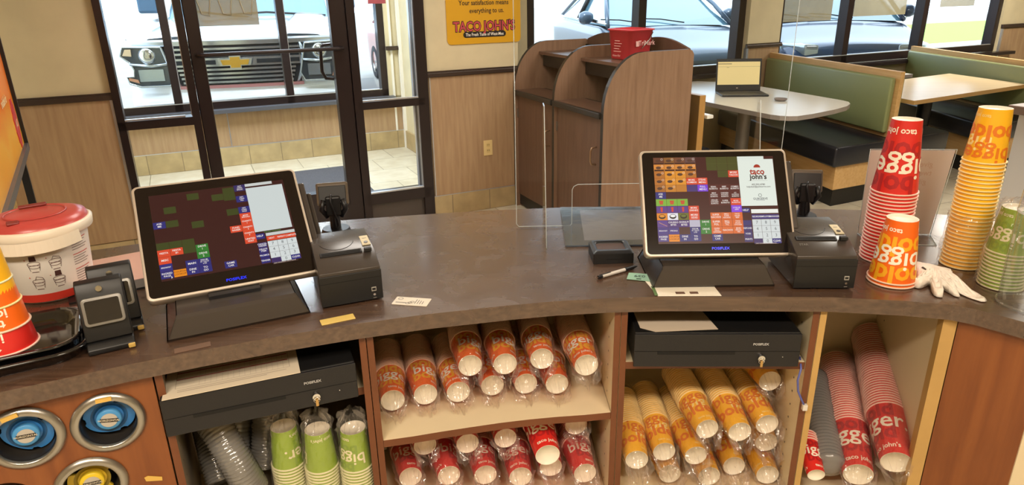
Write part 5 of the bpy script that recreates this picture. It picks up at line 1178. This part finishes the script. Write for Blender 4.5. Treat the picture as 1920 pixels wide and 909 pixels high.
# the clear counter mat with menu print
t = thing('counter_mat', 'clear laminated menu mat lying on the worktop left of the right register', 'counter mat', (.375, 1.985, CT))
b = MB(); b.prism([(-.222, -.170), (.23, -.178), (.245, .17), (-.210, .190)], 0, .003, mat('blue_grey_mat', '#566270', .15, coat=.5, var=.3, scale=6)); b.build('backing', t)
b = MB(); b.prism([(-.165, -.128), (.21, -.135), (.215, .15), (-.150, .158)], .0032, .0038, mat('pink_menu_print', '#d2bfba', .2, coat=.3, var=.08, scale=14, stretch=(1, 8, 1))); b.build('printed_sheet', t)
b = MB(); b.prism([(-.224, -.172), (.232, -.18), (.247, .172), (-.212, .192)], .0042, .0052, film('glossy_vinyl', '#eef4fa', .04, 1.2, .10, .10, 8)); b.build('vinyl_cover', t)

# small black open box
t = thing('coin_tray', 'small open black plastic box in front of the menu mat', 'tray', (.268, 1.728, CT), R(2))
b = MB(); b.prism(rrect(-.054, -.046, .054, .050, .004, 2), 0, .028, BLKM)
rings(b, [[(x, y, .028) for x, y in rrect(-.054, -.046, .054, .050, .004, 3)], [(x, y, .034) for x, y in rrect(-.048, -.040, .048, .045, .006, 3)], [(x, y, .034) for x, y in rrect(-.041, -.028, .041, .036, .010, 3)], [(x, y, .0285) for x, y in rrect(-.038, -.025, .038, .033, .008, 3)]], BLK, False)
b.build('box_body', t)
b = MB(); b.prism(rrect(-.038, -.025, .038, .033, .008, 3), .0281, .0287, mat('brown_insert', '#4a342c', .6)); b.build('insert', t)
b = MB(); b.box(-.020, .022, -.0475, -.0462, .012, .0135, DKV); b.build('slot', t)

t = thing('pen', 'black and white ballpoint pen lying on the worktop', 'pen', (.275, 1.617, CT + .0055), atan2(.069, .109))
Mp = fr((0, 0, 0), 0, pi / 2)
b = MB(); b.cyl(.0045, -.062, .020, mat('pen_white', '#cfc9c2', .3), Mp, 14); b.build('barrel', t)
b = MB(); b.cyl(.0052, .018, .045, BLK, Mp, 14); b.cyl(.005, .045, .060, BLK, Mp, 14, .0015); b.build('grip', t)
b = MB(); b.cyl(.0048, -.070, -.058, BLK, Mp, 14); b.box(-.066, -.03, -.0012, .0012, .0035, .0058, BLK); b.cyl(.002, -.074, -.070, CHROME, Mp, 10); b.build('clip', t)

t = thing('price_tag', 'small green tag marked 039 beside the right register', 'tag', (.322, 1.588, CT + .001), R(-12))
b = MB(); b.prism([(-.032, -.020), (.030, -.026), (.036, .020), (-.028, .022)], 0, .0012, mat('mint_tag', '#8fb8a0', .5)); b.build('tag_paper', t)
b = MB(); b.text('039', .019, mat('tag_ink', '#3c5a4c', .5), fr((0, .002, .0018), 0, 0, pi), .02); b.box(-.008, .004, -.018, -.014, .0012, .0016, DKV); b.build('number', t)
t = thing('leaflet', 'cream leaflet with small pictures under the right register', 'leaflet', (.42, 1.500, CT), R(-1))
b = MB(); b.prism([(-.075, -.028), (.075, -.030), (.07, .05), (-.09, .06)], 0, .0008, PAPER); b.build('sheet', t)
b = MB(); b.box(-.03, -.008, -.018, -.006, .0008, .0012, BINWD); b.box(.004, .024, -.018, -.006, .0008, .0012, BINWD); b.box(-.082, -.074, -.026, .03, .0008, .0012, mat('leaflet_green', '#5e7a4a', .5)); b.build('printed_pictures', t)

t = thing('loyalty_card', 'white printed card lying alone on the middle of the worktop', 'card', (-.240, 1.467, CT), R(-11))
b = MB(); b.prism(rrect(-.043, -.021, .043, .021, .002, 2), 0, .0012, mat('card_white', '#d8cdbb', .4)); b.build('card', t)
b = MB(); INK = mat('card_ink', '#4c4038', .5)
b.lathe([(.0048, 0), (.0062, 0)], INK, fr((-.030, .010, .0016)), 20)
for k in range(9): b.box(-.036 + k * .0028, -.0345 + k * .0028, -.012, -.007, .0013, .0015, INK)
for k in range(3): b.lathe([(.004, 0), (.0052, 0)], INK, fr((-.006 + k * .0045, -.012 + k * .004, .0016)), 14)
for k in range(4): b.box(.010 + .006 * k, .0115 + .006 * k, -.012, .012 - .003 * k, .0013, .0015, INK)
b.build('printing', t)
def tapenote(name, label, x, y, rz, w, h, c):
    b = MB(); b.prism(rrect(-w / 2, -h / 2, w / 2, h / 2, .001, 1), 0, .0008, c); tag(b.build(name, None, (x, y, CT), rz), label, 'label')
tapenote('paper_label', 'pale yellow paper label stuck near the front edge of the worktop', -.395, 1.380, R(25), .075, .028, mat('yellow_label', '#e0c470', .5))
tapenote('paper_label', 'faint brown tape mark on the worktop under the left register', -.67, 1.262, R(26), .07, .022, mat('faint_tape', '#6e5647', .4))

# acrylic sign holder
t = thing('sign_holder', 'clear acrylic sign holder with a pinkish sheet behind the red cups', 'sign holder', (1.115, 1.872, CT), R(-6))
Ms = fr((0, 0, .002), pi / 2 - .04)
SH = mat('pinkish_sheet', '#dccac2', .5, alpha=1.0)
b = MB(); b.prism([(-.098, 0), (.100, 0), (.128, .245), (-.098, .245)], -.0015, .0, SH, Ms); b.build('paper_insert', t)
b = MB(); b.prism([(-.100, 0), (.102, 0), (.131, .248), (-.100, .248)], .001, .003, ACRYL, Ms); b.prism([(-.1, .0), (-.10, -.088), (.078, -.092), (.102, 0)], 0.0, .002, ACRYL)
for a_, c_ in (((-.1, -.002, .001), (-.1, -.088, .001)), ((-.1, -.088, .001), (.078, -.092, .001)), ((.078, -.092, .001), (.102, -.002, .001))): b.tube([a_, c_], .0011, ACEDGE, seg=6)
b.tube([Ms @ Vector((-.1, 0, .002)), Ms @ Vector((-.1, .248, .002)), Ms @ Vector((.131, .248, .002)), Ms @ Vector((.102, 0, .002))], .0011, ACEDGE, seg=6); b.build('acrylic_stand', t)
b = MB(); FT = mat('faded_print', '#d2b4a6', .6)
for st, x, z in (('give a', .05, .205), ('tweet', .05, .18), ('gift(s)', .04, .155)): b.text(st, .022, FT, Ms @ fr((x, z, .0006), 0, pi, 0) @ fr((0, 0, .0002)), .01)
b.build('printing', t)

# acrylic screen
t = thing('acrylic_screen', 'clear acrylic shield standing on the worktop between the registers', 'shield', (.41, 1.99, CT))
b = MB(); ol = [(-.395, .0), (-.225, .0), (-.225, .118), (-.220, .128), (-.208, .134), (.395, .134), (.395, .95), (-.395, .95)]
vs_ = [(x, z) for x, z in ol]
b.prism(vs_, -.0015, .0015, ACRYL, fr((0, 0, 0), pi / 2))
b.tube([(x, 0, z) for x, z in [(-.395, .9), (-.395, .012), (-.388, .003), (-.230, .003), (-.225, .010), (-.225, .118), (-.220, .128), (-.208, .134), (.395, .134), (.395, .9)]], .0011, ACEDGE, seg=6, cap=True); b.build('panel', t)
for x in (-.313, .31):
    b = MB(); b.prism([(-.19, 0), (-.002, .0), (-.002, .38), (-.06, .38)] if x < 0 else [(-.12, 0), (-.002, .0), (-.002, .37), (-.02, .37)], x - .0015, x + .0015, ACRYL, fr((0, 0, 0), pi / 2, 0, pi / 2))
    b.tube([(x, -.19 if x < 0 else -.12, .002), (x, -.06 if x < 0 else -.02, .38)], .0013, ACEDGE, seg=6); b.build('foot', t)

# crumpled glove
def glove():
    t = thing('plastic_glove', 'crumpled translucent white glove beside the orange cup', 'glove', (1.030, 1.535, CT), 0)
    G = mat('glove_vinyl', '#f0e8dc', .35, bump=.6, scale=45)
    tips = [(-1.95, .105, .16), (-1.50, .098, .13), (-1.18, .135, .17), (-2.55, .075, .20), (1.9, .085, .35), (.2, .045, .5)]
    def f(u, v):
        a = 2 * pi * u; r = .040
        for c, L, w in tips:
            d = (a - c + pi) % (2 * pi) - pi; r = max(r, .040 + (L - .040) * math.exp(-(d / w) ** 4))
        rr = r * v; z = .004 + .030 * math.exp(-(rr / .042) ** 2) + (.006 + .004 * (rr < .07)) * abs(sin(7 * a + 14 * v)) * (v ** .5) * (1 if v < .9 else .5) + .009 * math.exp(-((rr - .06) / .03) ** 2)
        z += .005 * sin(60 * rr * cos(a) + 3) * sin(50 * rr * sin(a))
        if v > .97: z = .0015
        return (rr * cos(a), rr * sin(a), max(.0012, z))
    b = MB(); b.grid(f, 120, 22, G, cu=True); o = b.build('glove_body', t)
    m_ = o.modifiers.new('thick', 'SOLIDIFY'); m_.thickness = .0008
    b = MB(); b.tube([(-.026, .004, .034), (-.029, -.002, .037), (-.024, -.008, .033)], .0022, mat('glove_fold', '#4b4038', .7), seg=6); b.build('fold', t)
glove()

# ================================================================ CASH DRAWERS
def drawer(label, x, y, z, rz, w):
    t = thing('cash_drawer', label, 'cash drawer', (x, y, z), rz)
    b = MB(); b.box(-w / 2, w / 2, .0, .415, .001, .090, BLKM, bev=.003); b.build('case', t)
    b = MB(); b.box(-w / 2 - .001, w / 2 + .001, -.006, .0, -.002, .088, BLK, bev=.002); b.box(-w / 2, w / 2, -.0068, -.006, .0405, .0415, DKV); fr_ = b.build('front', t)
    b = MB(); b.box(-w * .36, w * .11, -.0075, -.0064, .033, .041, DKV); b.build('media_slot', fr_)
    b = MB(); b.text('POSIFLEX', .0085, mat('silver_lettering', '#b8b8b8', .4), wallM((w * .26, -.0072, .061)), .03, 1.05); b.build('logo', fr_)
    b = MB(); b.cyl(.0085, .0, .007, CHROME, fr((w * .27, -.006, .024), pi / 2), 20); lk = b.build('lock', fr_)
    b = MB(); b.tube([(w * .27 + .007 * cos(a), -.0135, .018 + .007 * sin(a)) for a in [2 * pi * k / 12 for k in range(13)]], .0008, CHROME, seg=5); b.box(w * .27 - .003, w * .27 + .003, -.016, -.0145, .003, .02, mat('brass_key', '#c9a56a', .3, .8)); b.build('key', lk)
    b = MB(); b.cyl(.001, 0, .001, WHITE, fr((w * .40, -.0062, .026), pi / 2), 8); b.build('rivet', fr_)
    return t
a1 = atan2(.144, .378)
drawer('black cash drawer in the left bay under the worktop', -.552, 1.2945, .7225, a1, .402)
drawer('black cash drawer in the right bay under the worktop', .495, 1.470, .723, R(-2), .400)
def sheet(name, label, pts, z, m, lines=None, cat='paper'):
    cx = sum(p[0] for p in pts) / len(pts); cy = sum(p[1] for p in pts) / len(pts)
    t = thing(name, label, cat, (cx, cy, z)); b = MB(); b.prism([(x - cx, y - cy) for x, y in pts], 0, .0012, m); b.build('sheet', t)
    if lines:
        P = [Vector((x - cx, y - cy, .0016)) for x, y in pts[:4]]
        bil = lambda u, v: (P[0] * (1 - u) + P[1] * u) * (1 - v) + (P[3] * (1 - u) + P[2] * u) * v
        b = MB()
        for u0, v0, u1, v1, c in lines: b.add([bil(u0, v0), bil(u1, v0), bil(u1, v1), bil(u0, v1)], [(0, 1, 2, 3)], c)
        b.build('printed_lines', t)
    return t
LI = mat('line_grey', '#b3a594', .7); LR = mat('line_red', '#9a2a22', .6)
def form():
    L = [(.08, .15, .93, .154, LI), (.08, .15, .084, .95, LI), (.926, .15, .93, .95, LI), (.08, .30, .92, .315, LR), (.08, .42, .92, .435, LR), (.1, .08, .75, .09, LI), (.1, .11, .9, .118, LI)]
    for k in range(18): L.append((.08, .20 + .043 * k, .92, .2025 + .043 * k, LI))
    for k in range(16): L.append((.25 + .042 * k, .15, .2515 + .042 * k, .95, LI))
    return L
c1 = cos(a1); s1 = sin(a1); dp = lambda u, v: (-.550 + u * c1 - v * s1, 1.3005 + u * s1 + v * c1)
sheet('paper_form', 'ruled paper form with red lines on the left cash drawer', [dp(-.200, -.016), dp(.078, -.012), dp(.075, .22), dp(-.195, .22)], .813, mat('form_paper', '#ddd0b8', .8), form())
sheet('paper_form', 'ruled paper form under the white sheet on the right cash drawer', [(.325, 1.487), (.552, 1.478), (.528, 1.70), (.36, 1.70)], .810, MATS['form_paper'], form())
sheet('paper_sheet', 'blank white sheet topmost on the right cash drawer', [(.312, 1.500), (.345, 1.478), (.500, 1.486), (.478, 1.66), (.31, 1.66)], .8125, mat('blank_paper', '#cfc0ac', .8))
# blue network cable in right bay
t = thing('network_cable', 'blue cable with a clear plug hanging beside the right cash drawer', 'cable', (.712, 1.468, .62), 0)
b = MB(); b.tube([(.004, .03, .105), (-.004, -.002, .09), (-.010, -.006, .06), (-.006, -.008, .03), (.004, -.010, .008), (.012, -.012, -.008)], .0026, mat('blue_cable', '#5a62a8', .4), seg=8); b.build('cord', t)
b = MB(); b.box(.008, .020, -.018, -.008, -.022, -.006, mat('clear_plug', '#d8d4cc', .2), bev=.001); b.build('plug', t)
